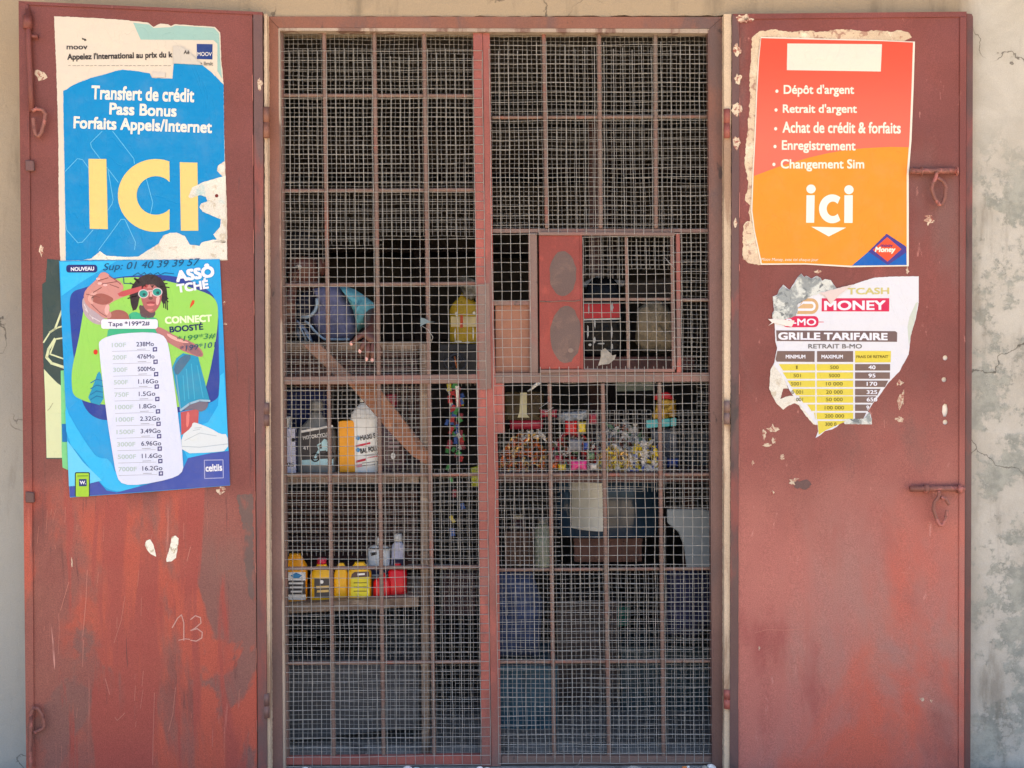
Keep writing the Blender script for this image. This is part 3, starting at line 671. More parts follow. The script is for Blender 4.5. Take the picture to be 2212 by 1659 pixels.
# price table
g([(592, 720), (598, 690), (650, 662), (740, 645), (900, 638), (975, 652), (1005, 690), (1020, 760), (1060, 1050), (1105, 1440), (1090, 1490), (1020, 1522), (850, 1556), (740, 1556), (700, 1510), (670, 1330), (640, 1140)], PM(212, 220, 240), 12, 1)
G(ZB, rrect(608, 561, 948, 618, 14), PM(228, 230, 244), LY(13), p)
mn = PM(28, 38, 92); mg = PM(176, 196, 196); mgr = PM(150, 154, 170)
T('Tape *199*2#', ZB, (650, 612), (900, 606), 36, mn, LY(14), p, bold=.015)
rows = [('100F', '238Mo'), ('200F', '476Mo'), ('300F', '500Mo'), ('500F', '1.16Go'), ('750F', '1.5Go'), ('1000F', '1.8Go'), ('1000F', '2.32Go'), ('1500F', '3.49Go'), ('3000F', '6.96Go'), ('5000F', '11.6Go'), ('7000F', '16.2Go')]
for i, (a, b) in enumerate(rows):
    y = 716+74.6*i; x = 672+4.0*i
    T(a, ZB, (x, y+14), (x+20*len(a)+(6 if len(a) < 5 else 10), y+12), 27, mg, LY(13), p, bold=.02)
    xb = 820+3.6*i
    T(b, ZB, (xb, y+9), (xb+21*len(b)-(0 if '.' not in b else 6), y+6), 27, mn, LY(13), p, bold=.01)
    stroke(ZB, [(x+2, y+38), (x+230, y+32)], 2.2, mgr, LY(13), p)
    stroke(ZB, [(xb+5, y+26), (xb+55, y+24)], 3.5, mgr, LY(13), p)
    xs = 930+3.6*i
    G(ZB, [(xs-12, y+14), (xs+14, y+12), (xs+14, y+38), (xs-12, y+40)], PM(58, 60, 120), LY(13), p)
    G(ZB, [(xs-5, y+20), (xs+8, y+19), (xs+8, y+31), (xs-5, y+32)], PM(200, 204, 226), LY(14), p)
G(ZB, rrect(398, 234, 584, 280, 16), PM(30, 40, 110), LY(6), p)
T('NOUVEAU', ZB, (426, 272), (566, 268), 24, white, LY(7), p, bold=.03)
for s, a, b, h in (('ASSÔ', (1060, 340), (1292, 306), 86), ('TCHÉ', (1066, 404), (1256, 376), 66)):
    T(s, ZB, a, b, h, white, LY(9), p, bold=.045, name='lettering')
T('CONNECT', ZB, (992, 590), (1274, 576), 44, PM(222, 244, 200), LY(9), p, bold=.04)
T('BOOSTÉ', ZB, (1020, 642), (1222, 624), 46, mn, LY(9), p, bold=.03)
T('celtiis', ZB, (1236, 1478), (1336, 1472), 44, white, LY(7), p, bold=.03)
stroke(ZB, [(1228, 1408), (1340, 1406), (1342, 1514), (1230, 1518)], 4.5, PM(170, 176, 216), LY(6), p, closed=True)
mh = PM(20, 74, 116); mh2 = PM(24, 120, 84)
T('Sup: 01 40 39 39 57', ZB, (620, 282), (1205, 250), 56, mh, LY(8), p, bold=-.004, shear=.3, name='handwriting')
stroke(ZB, [(742, 310), (745, 345), (790, 348)], 5, mh, LY(9), p, 'handwriting'); stroke(ZB, [(800, 300), (830, 282), (846, 296), (868, 280), (880, 296), (905, 284), (920, 296), (950, 280), (962, 294), (990, 282), (1044, 288)], 3.5, mh, LY(7), p, 'handwriting')
T('*199*3#', ZB, (1066, 700), (1298, 676), 36, mh2, LY(15), p, bold=.0, shear=.2, name='handwriting')
T('*199*101', ZB, (1084, 756), (1300, 728), 34, mh, LY(15), p, bold=.0, shear=.2, name='handwriting')
G(ZB, [(1145, 470), (1156, 446), (1170, 448), (1166, 468), (1140, 496)], PM(206, 70, 30), LY(7), p)
G(ZB, ell(574, 758, 13, 16, 10), PM(206, 50, 40), LY(13), p)
G(ZB, rrect(450, 1480, 540, 1627, 8), PM(28, 60, 60), LY(6), p); G(ZB, rrect(456, 1486, 534, 1627, 5), PM(160, 206, 60), LY(7), p)
G(ZB, [(474, 1522), (520, 1521), (521, 1564), (475, 1565)], PM(34, 50, 116), LY(8), p); T('W.', ZB, (480, 1554), (517, 1553), 22, white, LY(9), p, bold=.03)
stroke(ZB, [(466, 1503), (528, 1502)], 4, PM(50, 90, 40), LY(8), p)

# --- right, upper: old residue, then the orange poster
P0 = off(PR, .0028)
p = thing('poster_remnant', 'cream crackled paper remnant showing round the top and left of the orange poster', 'paper remnant', at(1760, 570, P0))
slabZ('paper', ZC, [(212, 215), (250, 182), (330, 170), (420, 184), (520, 178), (620, 182), (700, 168), (790, 172), (850, 180), (930, 172), (1010, 184), (1060, 174), (1105, 184), (1130, 214), (1080, 240), (300, 260), (262, 520), (240, 1000), (250, 1280), (268, 1500), (262, 1522), (190, 1512), (158, 1490), (160, 1300), (176, 1276), (200, 1270), (190, 1220), (200, 1180), (170, 1150), (190, 1050), (168, 930), (178, 820), (188, 700), (200, 560), (196, 440), (206, 330)], P0, .0012, paint('crackled_cream_residue', (206, 186, 158), [((172, 136, 116), 46, (1, 1, 1), .54, .62), ((232, 222, 196), 14, (1, 1, 1), .5, .7)], seed=73, bump=1.0, rough=.6), p, wob=1.6)
P0 = off(PR, -.0004)
p = poster('orange and red poster with white service list and ici lettering, on the right door leaf', at(1800, 575, P0))
orr = PM(238, 146, 44)
slabZ('paper', ZC, [(262, 212), (420, 216), (700, 224), (950, 230), (1050, 236), (1148, 239), (1140, 500), (1128, 800), (1112, 1000), (1112, 1530), (960, 1532), (780, 1536), (520, 1520), (262, 1522), (246, 1440), (222, 1330), (206, 1210), (214, 1000), (226, 780), (236, 520), (248, 330)], P0, .0028, PM(230, 224, 210), p)
O1, O2, O3, O4 = (off(P0, -dy*k) for k in (1, 2, 3, 4))
G(ZC, [(264, 219), (700, 231), (950, 236), (1136, 244), (1128, 500), (1116, 800), (1100, 1000), (1100, 1522), (780, 1527), (520, 1513), (268, 1514), (252, 1440), (228, 1330), (213, 1210), (220, 1000), (232, 780), (242, 520), (253, 330)], orr, O1, p)
def redgrad():
    t = NT('red_print'); z = t.axis(2)
    za, zb = at(*ZC(600, 220), PR).z, at(*ZC(600, 900), PR).z
    c = t.mix(t.ramp(z, za, zb), lin((222, 76, 42)), lin((222, 106, 82)))
    return t.done(c, .4, 0, [(t.noise(11, 3, seed=1), .35, .012), (t.noise(140, 4, seed=8), .25, .0008)], .5)
G(ZC, [(264, 219), (700, 231), (950, 236), (1136, 244), (1128, 500), (1116, 800), (1113, 846), (1000, 844), (850, 852), (740, 864), (640, 882), (540, 905), (450, 932), (370, 956), (300, 982), (221, 1012), (232, 780), (242, 520), (253, 330)], redgrad(), O2, p)
G(ZC, [(414, 250), (958, 254), (951, 411), (411, 403)], PM(228, 220, 206), O3, p)
mw = PM(240, 232, 216)
for s, a, b, h, by in (("Dépôt d'argent", (393, 556), (798, 556), 70, 524), ("Retrait d'argent", (388, 664), (814, 664), 66, 632), ('Achat de crédit & forfaits', (386, 764), (1066, 768), 66, 740), ('Enregistrement', (382, 878), (806, 882), 72, 842), ('Changement Sim', (376, 985), (856, 985), 70, 945)):
    T(s, ZC, a, b, h, mw, O3, p, bold=.022)
    G(ZC, ell(a[0]-39, by, 9, 10, 10), mw, O3, p)
mi = PM(244, 238, 226)
for pts in ([(524, 1122), (571, 1122), (568, 1280), (522, 1280)], [(742, 1122), (790, 1122), (789, 1281), (741, 1281)]): G(ZC, pts, mi, O3, p, 'letter')
for cx, cy in ((550, 1086), (768, 1090)): G(ZC, ell(cx, cy, 27, 26, 16), mi, O3, p, 'letter')
G(ZC, [(min(x, 722), y) for x, y in ell(672, 1200, 76, 83, 24, -52, -308)]+[(min(x, 722), y) for x, y in ell(676, 1200, 36, 42, 18, -318, -42)], mi, O3, p, 'letter')
G(ZC, [(552, 1303), (752, 1308), (652, 1359)], mi, O3, p)
mbl = PM(20, 96, 182)
G(ZC, [(785, 1527), (900, 1430), (985, 1400), (1099, 1440), (1100, 1523)], mbl, O2, p)
G(ZC, [(985, 1343), (1098, 1418), (1098, 1450), (992, 1522), (880, 1446)], PM(70, 60, 140), O3, p); G(ZC, [(988, 1362), (1070, 1432), (990, 1504), (905, 1436)], PM(224, 84, 52), O4, p)
T('Money', ZC, (917, 1458), (1036, 1458), 40, mw, off(P0, -dy*5), p, bold=.035, shear=.2); T('moov', ZC, (950, 1420), (1020, 1420), 14, PM(60, 40, 120), off(P0, -dy*5), p)
T('Moov Money, avec toi chaque jour', ZC, (264, 1504), (592, 1506), 22, mw, O3, p, bold=.005, shear=.2)

# --- right, lower: torn tariff poster
P0 = off(PR, .0018)
p = poster('torn white and yellow MONEY tariff poster, corners ripped away, on the right door leaf', at(1790, 940, P0))
paper2 = PM(216, 220, 228)
slabZ('paper', ZE, [(1588, 74), (1360, 76), (1170, 86), (1040, 125), (930, 165), (800, 190), (770, 150), (745, 110), (690, 100), (660, 120), (650, 90), (612, 70), (560, 98), (512, 68), (490, 82), (462, 48), (430, 80), (400, 130), (352, 205), (330, 190), (290, 155), (250, 205), (235, 250), (190, 268), (202, 400), (186, 430), (190, 480), (208, 530), (216, 700), (232, 760), (206, 900), (196, 918), (245, 985), (300, 1060), (350, 1165), (385, 1215), (440, 1290), (480, 1340), (530, 1400), (590, 1480), (620, 1500), (625, 1560), (600, 1622), (640, 1600), (690, 1556), (760, 1540), (805, 1515), (860, 1455), (880, 1490), (1140, 1492), (1128, 1400), (1100, 1370), (1150, 1290), (1200, 1232), (1250, 1160), (1300, 1092), (1400, 990), (1492, 822), (1512, 640), (1560, 480), (1585, 340)], P0, .0016, paper2, p, wob=.35)
slabZ('torn_layer', ZE, [(206, 905), (168, 970), (155, 1140), (180, 1210), (225, 1290), (290, 1352), (345, 1310), (400, 1290), (440, 1310), (500, 1400), (580, 1492), (612, 1500), (590, 1470), (520, 1380), (480, 1320), (400, 1215), (330, 1225), (262, 1250), (290, 1150), (340, 1150), (300, 1060), (245, 985)], off(P0, .0004), .0012, m_crackle, p, wob=.8)
silv = paint('torn_foil_backing', (150, 158, 158), [((206, 212, 206), 22, (1, 1, 1), .46, .56), ((112, 120, 122), 50, (1, 1, 1), .52, .62)], seed=75, bump=1.0, rough=.5)
slabZ('torn_layer', ZE, [(800, 192), (770, 155), (745, 112), (690, 102), (655, 118), (648, 92), (612, 72), (560, 100), (512, 70), (490, 86), (462, 50), (430, 84), (402, 134), (354, 210), (330, 194), (290, 158), (252, 208), (237, 252), (192, 270), (204, 400), (188, 430), (192, 482), (300, 490), (410, 455), (430, 400), (425, 350), (500, 300), (560, 262), (640, 240), (760, 232)], off(P0, -.0016), .001, silv, p, wob=1.2)
slabZ('torn_layer', ZE, [(145, 482), (185, 482), (300, 490), (400, 500), (370, 560), (300, 545), (200, 520), (148, 548), (182, 515)], off(P0, -.003), .0015, PM(226, 220, 214), p, wob=.6)
slabZ('torn_layer', ZE, [(1120, 1372), (1125, 1430), (1140, 1432), (1140, 1488), (880, 1488), (880, 1440), (1060, 1440)], off(P0, -.0012), .0008, silv, p, wob=.6)
E = [off(P0, -dy*k) for k in range(8)]
pink = PM(204, 40, 84); tb = PM(116, 96, 90); ylw = PM(214, 200, 74)
G(ZE, [(920, 165), (1588, 76), (1588, 330)], paper2, E[1], p)
T('TCASH', ZE, (905, 250), (1306, 245), 64, PM(196, 190, 120), E[2], p, bold=.025)
G(ZE, [(660, 285), (1306, 284), (1305, 411), (658, 410)], pink, E[2], p); T('MONEY', ZE, (682, 401), (1272, 396), 92, white, E[3], p, bold=.028)
slabZ('torn_layer', ZE, [(640, 232), (800, 192), (960, 150), (830, 250), (745, 340), (690, 260)], off(P0, -.004), .001, PM(214, 200, 196), p, wob=.6)
for r, m in ((75, PM(200, 164, 116)), (45, white), (22, PM(206, 172, 126))):
    G(ZE, [(420, 360+r)]+[(560+x*.9, 360+y) for x, y in ell(0, 0, r, r, 16, 90, -90)]+[(480, 360-r)], m, E[2 if r > 50 else 3 if r > 30 else 4], p)
G(ZE, rrect(286, 455, 628, 562, 40), pink, E[2], p); T('B-MO', ZE, (320, 545), (605, 545), 66, white, E[3], p, bold=.02); stroke(ZE, [(628, 512), (676, 512)], 6, pink, E[2], p)
G(ZE, [(222, 592), (1365, 600), (1382, 615), (1380, 702), (228, 694)], PM(110, 92, 92), E[2], p); T('GRILLE TARIFAIRE', ZE, (242, 682), (1290, 688), 72, white, E[3], p, bold=.036)
T('RETRAIT B-MO', ZE, (530, 766), (1044, 766), 44, PM(110, 108, 110), E[2], p, bold=.02)
G(ZE, [(1480, 560), (1500, 460), (1560, 330), (1582, 320), (1556, 480), (1512, 640), (1494, 740)], PM(196, 206, 196), E[1], p)
G(ZE, [(234, 790), (592, 790), (590, 894), (228, 892), (216, 870)], tb, E[2], p); G(ZE, [(614, 790), (960, 790), (960, 894), (614, 894)], tb, E[2], p); G(ZE, [(978, 788), (1322, 790), (1320, 898), (978, 900)], ylw, E[2], p)
T('MINIMUM', ZE, (314, 862), (502, 862), 36, white, E[3], p, bold=.03); T('MAXIMUM', ZE, (656, 862), (862, 862), 36, white, E[3], p, bold=.03); T('FRAIS DE RETRAIT', ZE, (990, 858), (1296, 856), 26, PM(110, 98, 30), E[3], p, bold=.025)
vals = [('1', '500', '40'), ('501', '5000', '95'), ('5001', '10 000', '170'), ('10 001', '20 000', '325'), ('20 001', '50 000', '650'), (None, '100 000', '950'), (None, '200 000', None), (None, '300 000', None)]
yl = PM(110, 104, 34)
for i, (a, b, c) in enumerate(vals):
    y0 = 915+79*i - (i > 3)*8; y1 = y0+62
    x0 = [248, 285, 330, 375, 440, 520, 585, 0][i]; x1 = [1314, 1312, 1296, 1222, 1180, 1130, 1085, 0][i]
    if i < 7: G(ZE, [(x0, y0), (596, y0), (597, y1), (x0+40, y1)] if i < 6 else [(585, y0), (598, y0), (600, y1), (598, y1)], ylw, E[2], p)
    G(ZE, [(610, y0), (960, y0), (960, y1), (612, y1)] if i < 7 else [(620, y0), (900, y0), (800, y1-20), (700, y1+25), (630, y1+70)], ylw, E[2], p)
    if i < 7: G(ZE, [(978, y0), (x1, y0), (x1-(30 if i > 1 else 0), y1), (978, y1)], tb, E[2], p)
    yt = y1-14
    if a:
        xe = 480 if len(a) > 4 else 460
        w_ = 24*len(a)
        if i == 3: a, w_ = '0 001', 110
        if i == 4: a, w_ = '001', 66
        T(a, ZE, (xe-w_ if a != '1' else 412, yt), (xe if a != '1' else 428, yt), 34, yl, E[3], p, bold=.012)
    if b and i < 7: T(b, ZE, (778-13*len(b), yt), (782+13*len(b), yt), 34, yl, E[3], p, bold=.012)
    if i == 7: T('300 0', ZE, (692, yt), (800, yt), 34, yl, E[3], p)
    if c and i < 6:
        if i == 5: T('9', ZE, (1086, yt), (1112, yt), 38, white, E[3], p, bold=.02)
        else: T(c, ZE, (1140-17*len(c), yt+2), (1140+17*len(c), yt+2), 38, white, E[3], p, bold=.02)
# ------------------------------------------------------------------ grille gates
PG = .012
random.seed(21)
def mesh_grid(name, quad, P, pitch, r, mat, par, holes=(), jit=.5, sag=1.0, seed=0, brk=0, rim=True):
    """welded wire mesh: quad = TL, TR, BR, BL in photo-grid units; wires inside a hole are cut away"""
    (ax, ay), (bx, by), (cx, cy), (dx_, dy_) = quad
    W = (bx-ax+cx-dx_)/2; H = (dy_-ay+cy-by)/2
    nu = max(2, round(W/pitch)); nv = max(2, round(H/pitch))
    def pt(u, v):
        x = (ax+(bx-ax)*u)*(1-v)+(dx_+(cx-dx_)*u)*v; y = (ay+(by-ay)*u)*(1-v)+(dy_+(cy-dy_)*u)*v
        n1 = noise.noise(Vector((x*.012, y*.012, seed))); n2 = noise.noise(Vector((x*.012, y*.012, seed+9.3)))
        n3 = noise.noise(Vector((x*.05, y*.05, seed+4))); n4 = noise.noise(Vector((x*.05, y*.05, seed+14)))
        return x+sag*n1*3+jit*n3*2, y+sag*n2*3+jit*n4*2
    vs = []; fs = []
    def run(pts, dz):
        k = len(vs); m = len(pts)
        for i, (x, y) in enumerate(pts):
            a = pts[max(0, i-1)]; b = pts[min(m-1, i+1)]; L = math.hypot(b[0]-a[0], b[1]-a[1]) or 1
            n_ = Vector(((b[1]-a[1])/L, 0, (b[0]-a[0])/L))
            c = at(x, y, P)+Vector((0, dz+.0022*noise.noise(Vector((x*.02, y*.02, seed+2))), 0))
            vs.extend((c+n_*r, c+Vector((0, -r, 0)), c-n_*r, c+Vector((0, r, 0))))
        for i in range(m-1):
            for q in range(4): fs.append((k+4*i+q, k+4*i+(q+1) % 4, k+4*i+4+(q+1) % 4, k+4*i+4+q))
    def inhole(x, y):
        for h in holes:
            if h[0] < x < h[2] and h[1] < y < h[3]: return True
        return False
    def wire(pl, dz):
        cur = []
        for i in range(len(pl)-1):
            mx, my_ = (pl[i][0]+pl[i+1][0])/2, (pl[i][1]+pl[i+1][1])/2
            if inhole(mx, my_) or (brk and random.random() < brk):
                if len(cur) > 1: run(cur, dz)
                cur = []
            else:
                if not cur: cur = [pl[i]]
                cur.append(pl[i+1])
        if len(cur) > 1: run(cur, dz)
    for i in range(nu+1):
        e = 0 if not rim else random.uniform(-.4, .6)/nv
        wire([pt(i/nu, min(1, max(-.01, j/nv)) + (e if j == 0 else 0)) for j in range(nv+1)], 0)
    for j in range(nv+1): wire([pt(i/nu, j/nv) for i in range(nu+1)], .0016)
    return mk(name, vs, fs, mat, par, kind='stuff')
lg = thing('grille_gate', 'left half of the barred grille gate behind rusty wire mesh, with the shopkeeper behind it', 'gate', at(830, 1655, PG))
rg = thing('grille_gate', 'right half of the barred grille gate with the small serving hatch in it', 'gate', at(1300, 1655, PG))
# left gate
PS = off(PG, -.006)
slab('stile', [(1022, 67), (1042, 67), (1049, 800), (1061, 1655), (1041, 1655), (1031, 815)], PS, .028, m_gate, lg)
bevel(slab('lock_rail', [(612, 814), (1032, 808), (1034, 828), (612, 831)], off(PG, -.003), .02, m_gatedull, lg), .002)
bevel(slab('bottom_rail', [(614, 1636), (1041, 1631), (1041, 1652), (614, 1653)], off(PG, -.003), .02, m_gate, lg), .002)
slab('stile', [(605, 67), (610, 67), (623, 1655), (616, 1655)], off(PG, .0), .02, m_gatedull, lg)
# grey section where the bare steel of the stile shows
slab('stile_plate', [(1032, 614), (1057, 612), (1061, 840), (1036, 842)], off(PG, -.0085), .003, m_gatedull, lg)
def rebar(pp, par, r=.0064): return rod('upright_bar', pp, PG+.008, r, m_bar, par, n=8, ribs=.14, pitch=.009)
def cross(pp, par, r=.0056): return rod('cross_bar', pp, PG+.016, r, m_bar, par, n=8, ribs=.08, pitch=.011)
for x0, x1 in ((700, 721), (808.5, 829), (916, 938)): rebar([(x0, 64), (x0+(x1-x0)*.48, 820), (x1, 1640)], lg)
for y0, y1 in ((206, 207), (412, 410), (616, 612), (1027, 1025), (1228, 1224), (1433, 1429)): cross([(606+(y0/130), y0), (1030+(y0/130), y1)], lg)
# right gate
slab('stile', [(1043, 67), (1057.5, 67), (1067, 700), (1076, 1000), (1082, 1655), (1062, 1655), (1050.5, 800)], off(PG, -.004), .026, m_gate, rg)
bevel(slab('lock_rail', [(1066, 806), (1535, 805), (1536, 824), (1090, 827), (1066, 827)], off(PG, -.003), .02, m_gatedull, rg), .002)
slab('gate_plate', [(1067.5, 828), (1089, 828), (1090, 936), (1074, 937)], off(PG, .0), .004, m_gate, rg)
bevel(slab('bottom_rail', [(1083, 1634), (1541, 1634), (1541, 1652), (1083, 1652)], off(PG, -.001), .02, m_gatedull, rg), .002)
for pp in ([(1174.5, 66), (1181.5, 493)], [(1294, 66), (1297.5, 493)], [(1415.5, 68), (1417, 493)],
           [(1187, 828), (1197, 1636)], [(1302, 828), (1316, 1636)], [(1424.5, 826), (1433.5, 1636)]): rebar(pp, rg)
for y0, y1 in ((254, 252), (1026, 1025), (1231, 1228), (1430, 1428)): cross([(1060+y0/100, y0), (1532+y0/170, y1)], rg, .0052)
bevel(slab('cross_rail', [(1063, 494), (1532, 494), (1533, 502), (1063, 503)], off(PG, .004), .01, m_gatedull, rg), .001)
cross([(1468, 648), (1534, 648)], rg)
bevel(slab('hatch_post', [(1141, 503), (1160, 503), (1163, 806), (1144, 806)], off(PG, -.002), .014, m_gatedull, rg), .002)
bevel(slab('hatch_post', [(1460, 503), (1469, 503), (1472, 806), (1462, 806)], off(PG, .0), .012, m_gate, rg), .0015)
hb = bevel(slab('infill_plate', [(1070, 660), (1144, 658), (1145, 805), (1071, 806)], off(PG, .012), .003, m_plate, rg), .0008)
bevel(slab('infill_rail', [(1066, 650), (1144, 650), (1143, 659), (1066, 660)], off(PG, .004), .01, m_gatedull, rg), .001)
# serving hatch
HP = off(PG, -.004)
ht = bevel(slab('serving_hatch', [(1164, 508), (1257, 506), (1258, 797), (1166, 798)], HP, .012, m_panel, rg), .002)
for pts in (ell(1226, 592, 29, 49, 26), ell(1232, 722, 33, 62, 26)):
    pts = [(x+random.uniform(-1.5, 1.5), y+random.uniform(-1.5, 1.5)) for x, y in pts]
    pts = [(x-10, y) for x, y in pts]
    slab('worn_oval', pts, off(HP, -.0006), .001, m_oval, ht)
rod('weld_seam', [(1166, 651), (1190, 652), (1215, 650), (1240, 651), (1256, 648)], off(HP, -.001), .0016, m_gatedull, ht, n=6)
for a, b, w_ in (((1164, 504.5), (1458, 505.5), 7), ((1166, 802), (1458, 800), 7), ((1255, 507), (1258, 798), 5), ((1452, 508), (1456, 798), 8)):
    bar('hatch_frame', a, b, w_, off(HP, -.003 if w_ != 7 else -.006), .012, m_panel if w_ == 5 else m_gatedull, ht, .001)
bar('hatch_bar', (1353, 510), (1358, 797), 7, off(HP, .004), .007, m_bar, ht, .001)
bar('hatch_bar', (1259, 647), (1452, 646), 6, off(HP, .012), .006, m_bar, ht, .001)
slab('hinge_ring', ell(1233, 757, 6, 5, 12), off(HP, -.0012), .001, m_bar, ht)
# wire mesh layers
CM_ = 20.3
mesh_grid('wire_mesh', [(606, 110), (1042, 110), (1060, 1652), (614, 1657)], off(PG, -.0105), CM_, .00085, m_wire, lg, jit=.17, sag=.5, seed=1, brk=.0012)
fineL = [(822, 512, 918, 744), (712, 532, 822, 744), (690, 566, 712, 744), (672, 640, 690, 740), (918, 512, 1040, 812), (930, 830, 1044, 1012), (616, 900, 632, 1020), (640, 905, 830, 1020), (616, 1196, 884, 1304)]
mesh_grid('inner_wire_mesh', [(604, 66), (1030, 66), (1044, 1634), (616, 1634)], off(PG, .024), 9.85, .00052, m_wire2, lg, holes=fineL, jit=.3, sag=.7, seed=4, brk=.004)
hatch_hole = (1160, 500, 1462, 806)
mesh_grid('wire_mesh', [(1056, 98), (1531, 96), (1539, 1648), (1078, 1650)], off(PG, -.0095), CM_, .00085, m_wire, rg, holes=[(1150, 512, 1258, 798), (1258, 512, 1462, 798)], jit=.2, sag=.6, seed=7, brk=.0012)
mesh_grid('wire_mesh', [(1259, 512), (1454, 510), (1458, 797), (1262, 797)], off(PG, -.009), CM_, .00085, m_wire, ht, jit=.3, sag=.5, seed=12)
fineR = [(1060, 502, 1144, 806), (1144, 502, 1262, 806), (1262, 598, 1352, 806), (1352, 582, 1462, 806), (1090, 828, 1502, 885), (1090, 880, 1170, 930), (1410, 880, 1448, 990), (1208, 1062, 1424, 1218), (1424, 1052, 1442, 1130), (1442, 1100, 1530, 1222)]
mesh_grid('inner_wire_mesh', [(1058, 68), (1530, 70), (1541, 1634), (1080, 1634)], off(PG, .024), 9.85, .00052, m_wire2, rg, holes=fineR, jit=.32, sag=.9, seed=15, brk=.004)
# loose wire ends
for pts, par in (([(1512, 1655), (1506, 1662)], rg), ([(912, 705), (925, 712), (935, 728), (932, 738)], lg), ([(1436, 556), (1446, 568), (1458, 582)], rg), ([(1254, 1640), (1250, 1652), (1243, 1655)], rg), ([(1185, 868), (1165, 882), (1180, 890), (1195, 880)], rg)):
    rod('loose_wire', pts, off(PG, -.014), .0009, m_wire, par, n=5)
m_foil = simple('crumpled_foil', (140, 136, 128), .35, .3, 1.0, .2, 60)
s = slab('foil_scrap', [(1298, 757), (1307, 752), (1318, 762), (1323, 768), (1331, 766), (1328, 776), (1316, 786), (1300, 788), (1292, 790), (1298, 770)], off(PG, -.018), .003, m_foil)
tag(s, 'crumpled silvery foil scrap caught in the mesh of the serving hatch', 'scrap')
s = slab('plastic_shred', [(908, 686), (918, 688), (930, 695), (940, 695), (926, 697), (915, 701), (908, 706)], off(PG, -.012), .001, simple('clear_shred', (104, 124, 130), .3))
tag(s, 'thin pale plastic shred snagged on the mesh right of the turquoise sleeve', 'scrap')
# ------------------------------------------------------------------ things inside the shop
SH = .13           # depth of the left rack front
rk = thing('wooden_rack', 'rough wooden shelf rack just behind the left half of the gate', 'shelf', at(760, 1560, SH))
def board(name, pts, Y, th, mat, par=rk, bv=.002): return bevel(slab(name, pts, Y, th, mat, par), bv)
board('counter_board', [(560, 742), (918, 738), (920, 755), (560, 757)], SH, .03, m_wood)
def shelf(y, x0, x1, y1, Y0=SH, Y1=SH+.34, mat=m_wood):
    a = at(x0, y, Y0); b = at(x1, y1, Y0)
    vs = [a, b, b+Vector((0, Y1-Y0, 0)), a+Vector((0, Y1-Y0, 0))]; n = 4
    vs += [v-Vector((0, 0, .03)) for v in vs]
    return bevel(mk('shelf_board', vs, [(0, 1, 2, 3), (7, 6, 5, 4), (0, 4, 5, 1), (1, 5, 6, 2), (2, 6, 7, 3), (3, 7, 4, 0)], mat, rk), .002)
shelf(740, 560, 905, 737, SH+.032)
shelf(1024, 560, 905, 1023, SH+.001)
shelf(1308, 560, 905, 1290, SH+.001)
board('post', [(906, 742), (922, 742), (928, 1640), (911, 1640)], SH-.012, .04, m_wood)
board('post', [(560, 742), (580, 742), (582, 1640), (560, 1640)], SH-.012, .04, m_wood)
board('brace', [(652, 744), (690, 742), (735, 788), (768, 820), (732, 820), (700, 790)], SH-.05, .02, paint('brown_brace_wood', (150, 112, 92), [((96, 72, 62), 12, (1, 1, .4), .5, .64)], seed=47, bump=.5))
board('brace', [(746, 822), (806, 822), (925, 975), (922, 1004), (890, 985), (846, 938)], SH-.05, .02, m_wood_o)
for i in range(4): board('back_slat', [(560, 762+i*15), (903, 760+i*15), (903, 772+i*15), (560, 774+i*15)], SH+.03+.002*(i % 2), .01, m_slat)
for i in range(9): board('back_slat', [(560, 1062+i*19), (903, 1060+i*19), (903, 1076+i*19), (560, 1078+i*19)], SH+.345+.003*(i % 2), .01, m_slat)
for i in range(8): board('back_slat', [(800+i*13.5, 832), (811+i*13.5, 832), (811+i*13.5, 1020), (800+i*13.5, 1020)], SH+.345, .01, m_slat)

def bottle(name, label, cat, cx, prof, Y, dep, mat, ex=2., group=None, capn=0, capmat=None):
    base = at(cx, prof[-1][0], Y)
    t = thing(name, label, cat, base, group)
    if capn:
        loft('body', cx, prof[capn:], Y, dep, mat, t, ex)
        m0 = prof[:capn]
        loft('cap', cx, m0, Y, 1, capmat or mat, t, 2)
    else: loft('body', cx, prof, Y, dep, mat, t, ex)
    return t
def lab(par, pts, Y, hw, dep, mat, nm='label'):
    return slab(nm, pts, Y-hw*mpp(Y)*dep-.0015, .001, mat, par)
def txt(par, s, a, b, h, mat, Y, hw, dep, bold=.02, extra=.0009):
    T(s, ID, a, b, h, mat, Y-hw*mpp(Y)*dep-.0015-extra, par, bold=bold)
k_amber = simple('amber_plastic', (242, 164, 16), .35, 0, .1, .1); k_yel = simple('yellow_plastic', (250, 190, 16), .35, 0, .1, .1)
k_white = simple('white_plastic', (238, 242, 240), .35, 0, .1, .06); k_lav = simple('pale_lavender_card', (216, 218, 242), .6)
k_grey = simple('grey_plastic', (126, 128, 126), .4, 0, .15, .1); k_navy = simple('navy_card', (30, 36, 70), .6)
k_brown = simple('dark_brown_plastic', (70, 44, 48), .35); k_red = simple('red_plastic', (224, 14, 28), .35, 0, .1, .08)
k_dkred = simple('crimson_cap', (160, 40, 62), .45); k_pink = simple('pinkish_red_cap', (214, 50, 80), .4)
i_blk = simple('black_ink', (26, 26, 30), .5); i_wh = simple('white_ink', (236, 236, 232), .5); i_red = simple('red_ink', (196, 24, 60), .5)
i_grey = simple('charcoal_label', (66, 64, 66), .5); i_cy = simple('pale_cyan_ink', (176, 216, 222), .5); i_yl = simple('lemon_label', (226, 214, 40), .45); i_gold = simple('gold_ink', (222, 186, 110), .45); i_bl = simple('blue_ink', (60, 140, 196), .5)
Y1 = SH+.07
